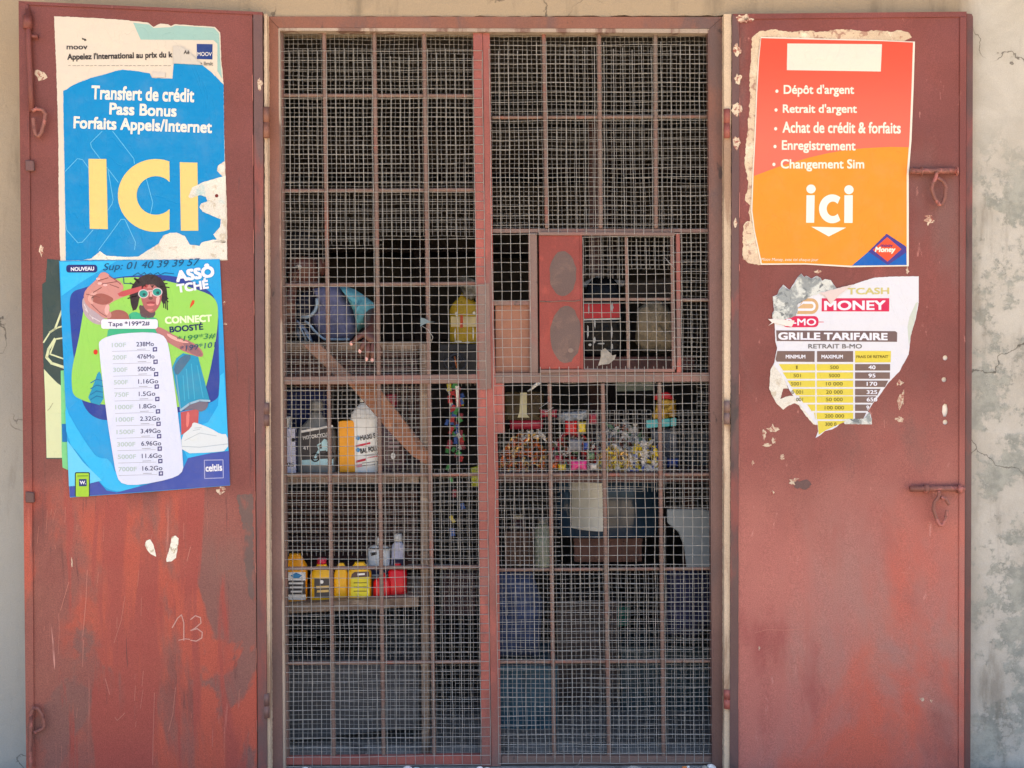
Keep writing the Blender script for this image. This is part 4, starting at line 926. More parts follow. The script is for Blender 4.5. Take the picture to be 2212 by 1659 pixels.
# middle shelf
t = thing('carton', 'tall narrow pale lavender carton at the left end of the middle shelf', 'carton', at(624, 1023, Y1))
bevel(slab('box', [(596, 926), (637, 926), (639, 1024), (596, 1024)], Y1-.03, .08, k_lav, t), .002)
slab('box_side', [(637.6, 927), (641, 930), (642, 1022), (639.6, 1023)], Y1-.028, .07, k_navy, t)
bevel(slab('box_lid', [(600, 900), (621, 900), (622, 924.5), (600, 924.5)], Y1-.02, .05, k_white, t), .001)
T('05', ID, (620, 1008), (635, 1008), 9, i_blk, Y1-.0306, t); slab('logo', ell(633, 950, 5, 4, 10), Y1-.0309, .0005, i_blk, t)
t = bottle('oil_canister', 'grey motor oil canister with a motorcycle on its label, left on the middle shelf', 'canister', 684, [(866, 11), (868, 13), (888, 14), (890, 11), (900, 13), (912, 24), (930, 41), (945, 44), (1018, 44), (1024, 42)], Y1+.02, .5, k_grey, 4, capn=3, capmat=k_grey)
hw, dp, Yc = 44, .5, Y1+.02
lab(t, [(651, 936), (700, 927), (720, 927), (720, 1003), (652, 1003)], Yc, hw, dp, i_grey)
lab(t, [(650, 930), (718, 918), (720, 922), (651, 935)], Yc, hw, dp, i_wh, 'stripe')
lab(t, [(652, 994), (720, 990), (720, 1006), (652, 1004)], Yc, hw+1.0, dp, i_cy, 'stripe')
txt(t, 'MOTORCYCLE', (655, 950), (710, 942), 8, i_wh, Yc, hw, dp)
txt(t, '4T', (655, 972), (668, 971), 8, i_wh, Yc, hw, dp)
Pm = Yc-hw*mpp(Yc)*dp-.0030
for cx, cy, r in ((681, 988, 10), (714, 984, 9)):
    o_ = ell(cx, cy, r, r, 18); i_ = ell(cx, cy, r-3, r-3, 18)
    stroke(ID, ell(cx, cy, r-1.5, r-1.5, 18), 3, i_blk, Pm, t, 'printed_wheel', closed=True)
stroke(ID, [(681, 988), (690, 972), (705, 970), (714, 984)], 5, i_cy, Pm, t, 'printed_motorcycle'); stroke(ID, [(686, 982), (700, 984), (708, 978)], 7, i_blk, Pm, t, 'printed_motorcycle')
stroke(ID, [(690, 972), (686, 962), (692, 958)], 3, i_cy, Pm, t, 'printed_motorcycle'); slab('printed_rider', [(696, 970), (694, 956), (700, 948), (706, 950), (710, 962), (708, 972)], Pm+.0002, .0003, i_cy, t)
s = thing('carton', 'plain orange-yellow carton standing between the grey canister and the white bottle', 'carton', at(746, 1020, Y1))
bevel(slab('box', [(731, 911), (737, 909), (761, 908), (765, 913), (768, 1020), (733, 1021)], Y1-.02, .07, k_amber, s), .003)
t = bottle('bleach_bottle', 'big white bottle with blue and red printing in the middle of the shelf', 'bottle', 788, [(852, 9), (868, 10), (870, 8), (880, 18), (890, 27), (905, 31), (1016, 31), (1021, 29)], Y1+.01, .7, k_white, 3, capn=2, capmat=k_white)
hw, dp, Yc = 31, .7, Y1+.01
txt(t, 'MAXI S', (779, 952), (812, 946), 11, i_blk, Yc, hw, dp, .03); txt(t, 'BAL POU', (779, 980), (814, 974), 11, i_blk, Yc, hw, dp, .03)
for pts, m in (([(768, 962), (800, 955), (800, 959), (769, 966)], i_red), ([(769, 995), (790, 990), (790, 995), (769, 1000)], i_red), ([(793, 989), (816, 984), (816, 986), (793, 990)], i_red)): lab(t, pts, Yc, hw+.5, dp, m, 'stripe')
for cy in (946, 972): lab(t, ell(773, cy, 4.5, 5, 12), Yc, hw+.6, dp, i_bl, 'printed_seal')
for yy in (984, 1000, 1006): lab(t, [(782, yy), (816, yy-4), (816, yy-3), (782, yy+1)], Yc, hw+.4, dp, i_blk, 'print_line')
lab(t, [(769, 1004), (782, 1002), (782, 1008), (769, 1010)], Yc, hw+.5, dp, simple('rose_ink', (220, 130, 150), .5), 'print_line')
t = bottle('brown_jar', 'dark brown bottle with a crimson cap beside the white bottle', 'bottle', 846, [(851, 10), (854, 12), (878, 13), (880, 12), (890, 16), (900, 26), (915, 33), (1014, 33), (1020, 31)], Y1+.05, .7, k_brown, 3, capn=3, capmat=k_dkred)
hw, dp, Yc = 33, .7, Y1+.05
for i in range(5): lab(t, [(838+i % 2*3, 928+i*9), (862, 928+i*9), (862, 931+i*9), (838, 931+i*9)], Yc, hw, dp, simple('mauve_ink', (150, 124, 132), .5) if not i else bpy.data.materials['mauve_ink'], 'print_line')
stroke(ID, rrect(836, 973, 872, 1000, 4), 1.3, bpy.data.materials['mauve_ink'], Yc-hw*mpp(Yc)*dp-.003, t, 'print_line', closed=True)
lab(t, ell(849, 985, 5, 7, 10), Yc, hw, dp, i_wh, 'printed_seal')
# lower shelf, oil bottles
Y2 = SH+.06
def jug(cx, top, w_, bot, mat, label, Y=Y2, cap=None, grp='yellow oil bottles on the lower shelf', name='oil_bottle'):
    pr = [(top, w_*.42), (top+3, w_*.45), (top+(bot-top)*.10, w_*.66), (top+(bot-top)*.22, w_*.94), (top+(bot-top)*.27, w_), (bot-3, w_), (bot, w_*.94)]
    if cap: pr = [(top-12, w_*.42), (top-1, w_*.44)]+pr
    return bottle(name, label, 'bottle', cx, pr, Y, .6, mat, 4, group=grp, capn=2 if cap else 0, capmat=cap)
t = jug(637, 1196, 27, 1308, k_amber, 'leftmost amber oil bottle with a black and white label on the lower shelf'); hw = 27
lab(t, [(618, 1236), (660, 1236), (660, 1296), (618, 1296)], Y2, hw, .6, i_wh); lab(t, [(618, 1254), (660, 1254), (660, 1284), (618, 1284)], Y2, hw+1.5, .6, i_grey)
lab(t, [(628, 1243), (640, 1237), (652, 1243), (646, 1249), (634, 1249)], Y2, hw+1.5, .6, i_bl, 'printed_seal')
for i in range(3): lab(t, [(624+i*2, 1258+i*9), (655-i, 1258+i*9), (655-i, 1262+i*9), (624+i*2, 1262+i*9)], Y2, hw+2.2, .6, i_wh, 'print_line')
t = jug(695, 1218, 24, 1306, k_yel, 'yellow oil bottle with a pinkish-red cap and a dark label on the lower shelf', cap=k_pink); hw = 24
lab(t, [(679, 1250), (713, 1250), (713, 1292), (679, 1292)], Y2, hw, .6, i_grey)
for i in range(2): lab(t, [(682+i*3, 1266+i*9), (710, 1265+i*9), (710, 1270+i*9), (684, 1271+i*9)], Y2, hw+.8, .6, i_gold, 'print_line')
lab(t, ell(695, 1257, 4, 4, 10), Y2, hw+.8, .6, i_wh, 'printed_seal')
jug(737, 1216, 15, 1305, k_yel, 'narrow yellow oil bottle seen edge-on, with no label in view, on the lower shelf', Y2+.01)
t = jug(777, 1214, 25, 1302, k_yel, 'yellow oil bottle with a lemon-coloured label, nearest the red bottles'); hw = 25
lab(t, [(758, 1248), (798, 1246), (798, 1288), (758, 1288)], Y2, hw, .6, i_yl); lab(t, [(760, 1240), (766, 1236), (797, 1235), (798, 1246), (758, 1248)], Y2, hw, .6, k_brown, 'label_band')
lab(t, [(772, 1239), (788, 1238), (788, 1242), (772, 1243)], Y2, hw+.9, .6, i_wh, 'print_line')
for i in range(3): lab(t, [(764, 1258+i*9), (792, 1258+i*9), (792, 1260+i*9), (764, 1260+i*9)], Y2, hw+.9, .6, simple('olive_ink', (130, 120, 30), .5) if not i else bpy.data.materials['olive_ink'], 'print_line')
bottle('red_bottle', 'shorter red bottle, left of the two red ones on the lower shelf', 'bottle', 826, [(1238, 6), (1248, 8), (1250, 15), (1255, 19), (1296, 20), (1298, 19)], Y2+.01, .7, k_red, 3, group='red bottles on the lower shelf')
t = bottle('red_bottle', 'taller red bottle with a red cap, right of the two red ones', 'bottle', 859, [(1217, 7), (1228, 8), (1229, 16), (1233, 20), (1292, 20), (1295, 19)], Y2+.02, .7, k_red, 3.4, group='red bottles on the lower shelf', capn=2, capmat=k_red)
bottle('spray_bottle', 'white bottle with a dark logo and thin nozzle, standing behind the red bottles', 'bottle', 819, [(1160, 4), (1176, 5), (1178, 15), (1184, 24), (1240, 24), (1243, 23)], Y2+.13, .6, k_white, 3, capn=2, capmat=k_white)
t = bpy.data.objects['spray_bottle']; hw = 24; Yc = Y2+.13
for pts in ([(798, 1184), (842, 1184), (842, 1187), (798, 1187)], [(800, 1194), (814, 1192), (814, 1198), (802, 1201)], [(798, 1222), (842, 1222), (842, 1241), (798, 1241)]): lab(t, pts, Yc, hw, .6, k_navy if pts[0][1] > 1200 else i_blk, 'label')
bottle('white_bottle', 'white flip-cap bottle with navy base on the lower shelf, behind the taller red one', 'bottle', 860, [(1153, 8), (1168, 9), (1170, 7), (1176, 12), (1184, 14), (1214, 14), (1240, 14)], Y2+.12, .8, k_lav, 2.6, capn=2, capmat=k_white)
lab(bpy.data.objects['white_bottle'], [(848, 1208), (873, 1208), (873, 1238), (848, 1238)], Y2+.12, 14, .8, k_navy)
# cloth, sacks
def lump(name, label, cat, pts, Y, dep, mat, seed=0, amp=.02):
    """soft sack or cloth: outline in grid units, inflated in depth"""
    N = 14; xs = [q[0] for q in pts]; ys = [q[1] for q in pts]; c = (sum(xs)/len(xs), sum(ys)/len(ys)); m = len(pts)*3
    ring = []
    for i in range(len(pts)):
        a, b = pts[i], pts[(i+1) % len(pts)]
        for j in range(3): ring.append((a[0]+(b[0]-a[0])*j/3, a[1]+(b[1]-a[1])*j/3))
    vs = []; fs = []
    for side in (-1, 1):
        for k in range(7):
            t = k/6*.96
            for (x, y) in ring:
                px, py = c[0]+(x-c[0])*(1-t), c[1]+(y-c[1])*(1-t)
                v = at(px, py, Y); h = math.sqrt(max(0, 1-(1-t)**2))
                v = v+Vector((0, side*dep*h+amp*noise.noise(Vector((px*.05, py*.05, seed+side)))*(h > 0), 0)); vs.append(v)
        o_ = (0 if side < 0 else 7*m)
        for k in range(6):
            for i in range(m): fs.append((o_+k*m+i, o_+k*m+(i+1) % m, o_+(k+1)*m+(i+1) % m, o_+(k+1)*m+i))
        fs.append(tuple(o_+6*m+i for i in range(m)))
    o = mk(name, vs, fs, mat, None, smooth=True)
    bm = bmesh.new(); bm.from_mesh(o.data); bmesh.ops.remove_doubles(bm, verts=bm.verts, dist=.0005); bmesh.ops.recalc_face_normals(bm, faces=bm.faces); bm.to_mesh(o.data); bm.free()
    return tag(o, label, cat)
c_navy = simple('navy_cloth', (50, 60, 112), .9, 0, .5, .25, 30); c_blue = simple('blue_cloth', (56, 70, 104), .85, 0, .5, .25, 30); c_grey = simple('grey_sacking', (120, 124, 132), .9, 0, .7, .15, 20)
lump('folded_cloth', 'navy blue cloth bundle at the back of the middle shelf', 'cloth', [(600, 835), (690, 834), (712, 850), (710, 900), (680, 940), (600, 940)], SH+.22, .05, c_navy)
_s = bevel(slab('floor_box', [(590, 1438), (904, 1436), (906, 1572), (740, 1590), (592, 1604)], SH+.1, .2, simple('dusty_grey_card', (84, 84, 85), .9, 0, .6, .2, 9)), .004); tag(_s, 'dusty grey box standing on the floor under the wooden rack', 'box')
lump('sack_bundle', 'blue-violet cloth bundle at the bottom right of the shop', 'cloth', [(1440, 1228), (1538, 1226), (1550, 1330), (1500, 1380), (1436, 1370)], .5, .08, simple('blue_violet_cloth', (50, 52, 84), .9, 0, .6, .3, 20), 5)
lump('sack_bundle', 'blue and teal wrapped bundle low down beside the gate middle', 'cloth', [(1070, 1230), (1150, 1236), (1172, 1300), (1165, 1420), (1070, 1420)], .42, .07, c_blue, 6)
# low crates and buckets
def crate(label, x0, y0, x1, y1, Y, dep, mat, nm='storage_crate', cat='crate'):
    t = thing(nm, label, cat, at((x0+x1)/2, y1, Y))
    a = at(x0, y0, Y); b = at(x1, y1, Y); z1, z0 = a.z, b.z
    bevel(mk('body', *boxv(a.x, b.x, Y, Y+dep, z0, z1), mat, t), .006, 2)
    n = 4
    for i in range(n+1):
        x = a.x+(b.x-a.x)*i/n; mk('rib', *boxv(x-.006, x+.006, Y-.008, Y+.004, z0+.004, z1-.016), mat, t)
    mk('rim', *boxv(a.x-.008, b.x+.008, Y-.012, Y+dep+.004, z1-.014, z1+.004), mat, t)
    return t
crate('teal-blue plastic crate on the shop floor at the foot of the gate middle', 1078, 1440, 1200, 1610, .36, .3, simple('teal_blue_plastic', (46, 84, 100), .45, 0, .2, .2, 12))
crate('dark brown crate low behind the right half of the gate', 1206, 1300, 1330, 1600, .62, .35, simple('dark_brown_crate', (76, 64, 60), .7, 0, .4, .3, 12))
crate('dark teal crate low at the right behind the gate', 1345, 1400, 1525, 1600, .55, .4, simple('dark_teal_plastic', (54, 72, 76), .55, 0, .3, .25, 12))
bottle('bucket', 'small green tub standing on the dark brown crate', 'tub', 1336, [(1305, 26), (1308, 27), (1345, 23), (1348, 22)], .74, 1, simple('green_tub', (30, 110, 96), .5), 2)
crate('dark crate under the wooden rack beside its post', 800, 1340, 900, 1430, .5, .3, simple('dark_grey_crate', (58, 62, 64), .7, 0, .4, .3, 12))

# ------------------------------------------------------------------ right side table, jar, sweets
tb_ = thing('display_table', 'dark red-brown sales table behind the right half of the gate', 'table', at(1300, 1030, .34))
a0 = at(1066, 1022, .14); b0 = at(1560, 1022, .14)
bevel(mk('table_top', *boxv(a0.x, b0.x, .14, .78, a0.z-.03, a0.z), m_slat, tb_), .003)
for x in (1058, 1553):
    for yy in (.17, .72):
        q = at(x, 1022, .14); mk('table_leg', *boxv(q.x-.02, q.x+.02, yy-.02, yy+.02, zst-.004, a0.z-.03), m_slat, tb_)
zt = a0.z
up = at(1286, 828, .8); mk('table_post', *boxv(up.x-.022, up.x+.022, .782, .81, zt-.02, 2.2), m_slat, tb_)
sh2 = thing('wall_shelf', 'dark red-brown shelf board behind the serving hatch', 'shelf', at(1330, 800, .5))
a1 = at(1180, 771, .44); b1 = at(1500, 800, .44)
bevel(mk('shelf_front', *boxv(a1.x, b1.x, .44, .46, b1.z, a1.z), simple('maroon_board', (78, 44, 44), .6, 0, .3, .3, 12), sh2), .002)
bevel(mk('shelf_top', *boxv(a1.x, b1.x, .461, .85, a1.z-.02, a1.z-.001), m_dark, sh2), .002)
def glassy(name, rgb, al=.35):
    t = NT(name); c = lin(rgb); t.done(c, .12, 0, [(t.noise(26, 5, .6, seed=3), .9, .01)], .6)
    t.b.inputs['Transmission Weight'].default_value = al; t.b.inputs['IOR'].default_value = 1.25
    return t.m
k_cola = glassy('dark_wrapped_plastic', (16, 18, 22), 0.0)
t = bottle('soda_bottles', 'shrink-wrapped pack of dark soda bottles with a red label band, seen through the hatch', 'bottle pack', 1302, [(600, 20), (616, 34), (640, 44), (655, 46), (766, 46), (770, 44)], .52, .5, k_cola, 4)
hw, dp, Yc = 46, .5, .52
lab(t, [(1262, 657), (1340, 656), (1340, 686), (1262, 688)], Yc, hw, dp, simple('red_band', (206, 14, 34), .35))
lab(t, [(1261, 689), (1341, 687), (1341, 690), (1261, 692)], Yc, hw, dp, i_wh, 'label_edge')
random.seed(31)
k_glint = simple('film_glint', (200, 204, 206), .15, 0, .5)
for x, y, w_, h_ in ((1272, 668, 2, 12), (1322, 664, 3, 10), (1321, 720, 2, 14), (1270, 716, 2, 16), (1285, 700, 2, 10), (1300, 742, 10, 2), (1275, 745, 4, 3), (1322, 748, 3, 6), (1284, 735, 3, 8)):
    lab(t, blob(x, y, w_, h_, 9, .4), Yc, hw+1, dp, k_glint, 'painted_glint')  # highlights of the glossy wrap painted as pale blobs
lump('beige_bag', 'blurry beige cloth bag to the right of the soda bottles', 'bag', [(1376, 668), (1398, 652), (1425, 648), (1442, 660), (1458, 690), (1460, 758), (1432, 766), (1390, 762), (1372, 740)], .54, .05, simple('beige_cloth', (152, 140, 116), .9, 0, .7, .2, 30), 8, .02)
s = slab('paper_sheet', [(1260, 610), (1290, 596), (1320, 604), (1350, 606), (1348, 618), (1300, 622), (1262, 620)], .56, .004, simple('crumpled_film', (120, 122, 122), .3, 0, 1, .3, 50)); tag(s, 'crumpled clear film lying above the dark soda bottles', 'film')
bb = slab('dark_board', [(1350, 612), (1450, 600), (1452, 644), (1350, 646)], .7, .02, simple('umber_board', (72, 62, 52), .8, 0, .4, .3, 10)); tag(bb, 'dim brown board behind the beige bag', 'board')
# gold oil bottles left of the mullion
k_oil = glassy('golden_oil_plastic', (196, 164, 50), .15)
t = bottle('cooking_oil_bottle', 'golden cooking-oil bottle with a yellow cap and white label, standing on a dark stand', 'bottle', 1004, [(618, 6), (628, 7), (630, 6), (640, 10), (655, 26), (668, 33), (730, 33), (738, 32), (743, 30)], .5, .6, k_oil, 3, capn=2, capmat=simple('olive_yellow_cap', (190, 180, 50), .4))
hw, dp, Yc = 33, .6, .5
lab(t, [(974, 684), (1034, 684), (1034, 706), (974, 706)], Yc, hw, dp, simple('pale_gold_label', (206, 186, 130), .45)); lab(t, [(994, 681), (1000, 681), (1000, 708), (994, 708)], Yc, hw+1.5, dp, simple('orange_ink', (206, 76, 30), .5), 'print_line')
for x, y, w_, h_ in ((983, 722, 2, 14), (1022, 720, 2, 14), (990, 738, 9, 2.5), (1010, 740, 8, 2), (986, 678, 3, 5), (1024, 676, 3, 4)): lab(t, blob(x, y, w_, h_, 9, .4), Yc, hw+1, dp, simple('oil_glint', (220, 214, 190), .2) if 'oil_glint' not in bpy.data.materials else bpy.data.materials['oil_glint'], 'painted_glint')  # painted glints on the golden bottle
s = lump('plastic_wrap', 'crinkled clear wrap knotted above the golden oil bottle', 'wrap', [(985, 604), (1000, 594), (1015, 600), (1030, 606), (1034, 640), (1018, 650), (1002, 640), (994, 622)], .47, .02, simple('grey_clear_wrap', (110, 106, 94), .2, 0, 1, .5, 70), 9, .03)
bx = crate('black stand under the golden oil bottle', 955, 747, 1045, 812, .46, .25, simple('black_stand', (28, 28, 34), .5), 'bottle_stand', 'stand')
cb = thing('cable_coil', 'coiled black cable lying in front of the bottle stand', 'cable', at(980, 800, .42))
kc = simple('black_cable', (46, 52, 66), .4)
for cx, cy, r in ((971, 785, 11), (992, 786, 14), (984, 776, 12)): tube('cable', [at(*q, .42+.004*r % .02) for q in ell(cx, cy, r, r*.95, 22)+[(cx+r, cy)]], .0028, kc, cb, n=6)
tube('orange_wire', [at(*q, .41) for q in ((982, 770), (984, 782), (987, 795))], .0022, simple('orange_wire', (190, 110, 60), .5), cb, n=6)
# hanging strip of sachets
hs = thing('sachet_strip', 'long hanging strip of tiny colourful sweet sachets left of the gate middle', 'sachets', at(985, 1180, .45))
cols = [simple('sachet_'+n, c, .35, 0, .6, .2, 60) for n, c in (('red', (196, 30, 34)), ('yellow', (216, 196, 50)), ('green', (50, 150, 70)), ('blue', (36, 90, 170)), ('white', (206, 206, 196)), ('crimson', (150, 20, 50)))]
random.seed(41)
tube('string', [at(985, 828, .455), at(987, 1000, .455), at(990, 1190, .455)], .0012, i_wh, hs, n=5)
for i in range(52):
    y = 834+i*3.5+random.uniform(-2, 2) if i < 46 else 1010+(i-46)*28
    x = 982+random.choice((-14, -4, 6, 14))+random.uniform(-4, 4); w_ = random.uniform(3.5, 6); h_ = random.uniform(4, 8); a = random.uniform(-.6, .6)
    q = [(x+u*w_*math.cos(a)-v*h_*math.sin(a), y+u*w_*math.sin(a)+v*h_*math.cos(a)) for u, v in ((-1, -1), (0, -1.2), (1, -1), (.8, 0), (1, 1), (-1, 1), (-.8, 0))]
    slab('sachet', q, .44+random.uniform(0, .02), .003, random.choice(cols), hs)
s = slab('knife', [(983, 834), (992, 834), (990, 850), (989, 878), (987, 880), (985, 850)], .4, .004, simple('bright_steel', (170, 172, 176), .25, .9)); tag(s, 'shiny pointed steel blade hanging above the sachet strip', 'knife')
s = lump('yellow_tag', 'yellow-green sachet hanging by the gate middle below the sachet strip', 'sachet', [(1016, 1010), (1032, 1006), (1038, 1020), (1034, 1052), (1018, 1052)], .36, .006, simple('lime_sachet', (170, 176, 40), .35, 0, .8, .2, 40), 2, .006)
# jar with sweets
k_jar = glassy('brown_tinted_jar', (96, 82, 56), .5)
t = bottle('sweet_jar', 'tall clear jar with a dark red base and pale strip, left on the sales table', 'jar', 1132, [(846, 40), (850, 43), (905, 43), (906, 43)], .3, .7, k_jar, 4)
loft('base', 1137, [(907, 36), (926, 36)], .3, .7, k_dkred, t, 4)
lab(t, [(1124, 848), (1138, 848), (1138, 895), (1144, 902), (1118, 902), (1122, 890)], .3, 43, .7, simple('jar_highlight_paint', (176, 174, 140), .4), 'label')  # whitish vertical highlight painted onto the jar, not a real label
for pts in ([(1140, 846), (1168, 826)], [(1150, 836), (1160, 828), (1176, 806+10)]): rod('drinking_straw', pts, .27, .0035, k_white, t, n=6)
def pile(label, x0, y0, x1, y1, Y, n, mats, size=(5, 9), name='wrapped_sweets', dep=.12, seed=0):
    """heap of twisted-wrapper sweets, one mesh"""
    random.seed(seed); vs = []; fs = []; mi_ = []
    for i in range(n):
        u = random.random(); x = x0+(x1-x0)*u; hgt = (y1-y0)*(.35+.65*math.sin(math.pi*(.1+.8*u)))
        y = y1-hgt*random.random(); yy = Y+random.uniform(0, dep)*(y1-y)/(y1-y0+1)
        c = at(x, y, yy); s_ = random.uniform(*size)*mpp(Y)/2; M_ = Euler((random.uniform(-1, 1), random.uniform(-3, 3), random.uniform(-1, 1))).to_matrix()
        k = len(vs); prof = [(-1.5, .75), (-.85, .12), (-.7, .5), (0, .62), (.7, .5), (.85, .12), (1.5, .75)]
        for (t_, r_) in prof:
            for q in range(5):
                an = 2*math.pi*q/5+random.uniform(-.1, .1); fl = .35 if abs(t_) > 1 else 1
                vs.append(c+M_@Vector((t_*s_, math.cos(an)*r_*s_, math.sin(an)*r_*s_*fl)))
        mt_ = random.randrange(len(mats))
        for a in range(6):
            for q in range(5): fs.append((k+a*5+q, k+a*5+(q+1) % 5, k+a*5+5+(q+1) % 5, k+a*5+5+q)); mi_.append(mt_)
    o = mk(name, vs, fs, None, None)
    for m in mats: o.data.materials.append(m)
    for p_, m in zip(o.data.polygons, mi_): p_.material_index = m
    return tag(o, label, 'sweets', kind='stuff')
w_or = simple('orange_wrapper', (196, 96, 36), .25, .2, .6, .2, 60); w_go = simple('gold_wrapper', (216, 176, 100), .22, .5, .6, .2, 60); w_wh = simple('white_wrapper', (220, 214, 204), .3, 0, .6, .1, 60)
w_br = simple('brown_wrapper', (120, 60, 34), .3, .1, .6, .2, 60); w_pk = simple('pink_wrapper', (230, 60, 140), .3, 0, .4); w_bl = simple('blue_wrapper', (50, 80, 160), .3); w_yl = simple('yellow_wrapper', (216, 190, 50), .3); w_gr = simple('green_wrapper', (96, 128, 90), .3)
pile('orange-brown wrapped sweets heaped at the left of the sales table', 1082, 936, 1176, 1018, .19, 200, [w_or, w_br, w_or, w_go], (7, 11), seed=1)
pile('gold wrapped sweets heaped in the middle of the sales table', 1288, 962, 1366, 1018, .19, 150, [w_go, w_go, w_wh, w_yl], (8, 12), seed=2)
pile('white, blue and yellow sachets heaped right of the gold sweets', 1362, 950, 1424, 1018, .19, 100, [w_wh, w_bl, w_yl, w_wh], (11, 17), seed=3)
pile('dark red and green sweets spread behind the gold ones', 1190, 930, 1290, 1018, .22, 160, [cols[5], w_br, w_gr, cols[0], w_wh], (8, 13), seed=4)
pile('small greenish packets stacked at the back of the sales table', 1290, 915, 1390, 975, .32, 110, [w_gr, w_br, c_grey, w_wh], (12, 18), seed=5)
pile('glossy white and gold sweets on top of the orange heap', 1122, 930, 1176, 950, .2, 24, [w_wh, w_go], (8, 12), seed=6)
def packet(label, x0, y0, x1, y1, Y, mat, nm='snack_packet', cat='packet', s=''):
    t = lump(nm, label, cat, [(x0, y0), ((x0+x1)/2, y0+1), (x1, y0), (x1-1, (y0+y1)/2), (x1, y1), ((x0+x1)/2, y1-1), (x0, y1), (x0+1, (y0+y1)/2)], Y, .012, mat, 3, .006)
    return t
packet('bright red packet standing among the sweets on the sales table', 1220, 908, 1247, 940, .21, cols[0]); packet('yellow and dark packet beside the bright red one', 1247, 910, 1266, 936, .215, w_yl)
packet('small dark red packet beside the third upright bar', 1272, 892, 1290, 916, .22, k_dkred); packet('grey packet in front of the red packet', 1228, 948, 1258, 975, .19, c_grey); packet('small blue packet right of the grey one', 1260, 954, 1273, 972, .185, w_bl)
packet('pink packet lying at the front of the sales table', 1232, 994, 1268, 1016, .165, w_pk); packet('crimson packet between the jar and the clear bag', 1166, 884, 1204, 902, .25, cols[5])
s = lump('clear_bag', 'shiny clear plastic bag of sachets on the sales table behind the second bar', 'bag', [(1200, 902), (1212, 890), (1240, 888), (1268, 886), (1272, 896), (1266, 906), (1240, 912), (1210, 914)], .36, .02, simple('shiny_clear_film', (176, 186, 196), .15, .1, 1, .4, 60), 4, .02)
# teal display clip with hanging bags
t = thing('display_clip', 'turquoise plastic clip strip holding gold packets and clear bags, hanging at the right', 'clip', at(1430, 905, .3))
k_teal = simple('turquoise_plastic', (76, 190, 196), .35, 0, .1, .06)
bevel(slab('clip_bar', [(1396, 908), (1447, 904), (1447, 921), (1396, 925)], .3, .012, k_teal, t), .001); bevel(slab('clip_bar', [(1449, 904), (1461, 903), (1461, 920), (1449, 921)], .3, .012, k_teal, t), .001)
s = lump('gold_packet', 'crinkled gold packets clamped in the turquoise clip', 'packet', [(1408, 896), (1416, 880), (1420, 864), (1440, 862), (1462, 864), (1462, 900), (1440, 906), (1412, 908)], .315, .014, simple('crinkled_gold', (196, 158, 60), .25, .3, 1, .4, 50), 7, .03)
s = lump('red_packet', 'red packet top above the gold packets', 'packet', [(1412, 856), (1420, 850), (1442, 846), (1452, 852), (1458, 864), (1414, 864)], .33, .01, cols[0], 5, .01)
s = lump('hanging_bag', 'clear bag with blue sachets hanging below the turquoise clip', 'bag', [(1404, 926), (1462, 922), (1466, 960), (1470, 1006), (1440, 1012), (1412, 1004), (1408, 960)], .33, .02, simple('dim_clear_film', (104, 108, 116), .15, 0, 1, .4, 40), 6, .02)
packet('blue and white sachet at the bottom of the hanging clear bag', 1440, 990, 1466, 1010, .295, w_bl)
s = slab('pale_board', [(1332, 826), (1410, 824), (1412, 843), (1333, 846)], .55, .01, simple('pale_green_card', (136, 146, 132), .7)); tag(s, 'pale green card standing just under the gate lock rail', 'card')
# barrel, box and board lower right
bar_ = bottle('blue_barrel', 'glossy dark blue rounded tub under the sales table', 'tub', 1314, [(1036, 108), (1040, 112), (1100, 113), (1150, 108), (1158, 100)], .52, .35, simple('glossy_dark_blue', (40, 62, 84), .12, 0, .05, .15, 4), 2.6)
def curl():  # curved pale sheet added to stand in for the tub's bright reflection
    vs = []; fs = []; N = 14
    for j in range(7):
        for i in range(N):
            u = i/(N-1); x = 1238+66*u; y = 1044+(1150-1044)*j/6
            v = at(x, y, .36); v.y += .085*(1-u)**2+.02*(j/6)**2; vs.append(v)
    for j in range(6):
        for i in range(N-1): fs.append((j*N+i, j*N+i+1, (j+1)*N+i+1, (j+1)*N+i))
    n = len(vs); vs += [v+Vector((0, .002, 0)) for v in vs]; fs += [tuple(k+n for k in reversed(f)) for f in list(fs)]
    o = mk('reflection_sheet', vs, fs, simple('bluish_white_reflection', (214, 218, 212), .6, 0, .1, .05), None, smooth=True)
    tag(o, 'curled whitish sheet leaning against the dark blue tub', 'paper')
curl()
crate('brown cardboard box under the dark blue tub', 1244, 1160, 1382, 1214, .5, .3, simple('dull_brown_card', (104, 76, 68), .85, 0, .3, .2, 8), 'cardboard_box', 'box')
gp = slab('grey_panel', [(1441, 1100), (1520, 1100), (1538, 1106), (1545, 1118), (1534, 1228), (1484, 1228), (1478, 1180), (1466, 1150), (1442, 1130)], .2, .012, simple('grey_panel_plastic', (134, 144, 148), .55, 0, .15, .06, 8)); bevel(gp, .003); tag(gp, 'plain blue-grey plastic panel leaning at the lower right behind the gate', 'panel')
# dim shelves at the very back
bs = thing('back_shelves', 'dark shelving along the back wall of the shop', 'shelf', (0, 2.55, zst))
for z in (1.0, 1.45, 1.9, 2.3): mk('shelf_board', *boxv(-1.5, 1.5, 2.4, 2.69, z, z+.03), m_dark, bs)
for x in (-1.5, -.5, .5, 1.47): mk('upright', *boxv(x, x+.04, 2.37, 2.399, zst, 2.58), m_dark, bs)
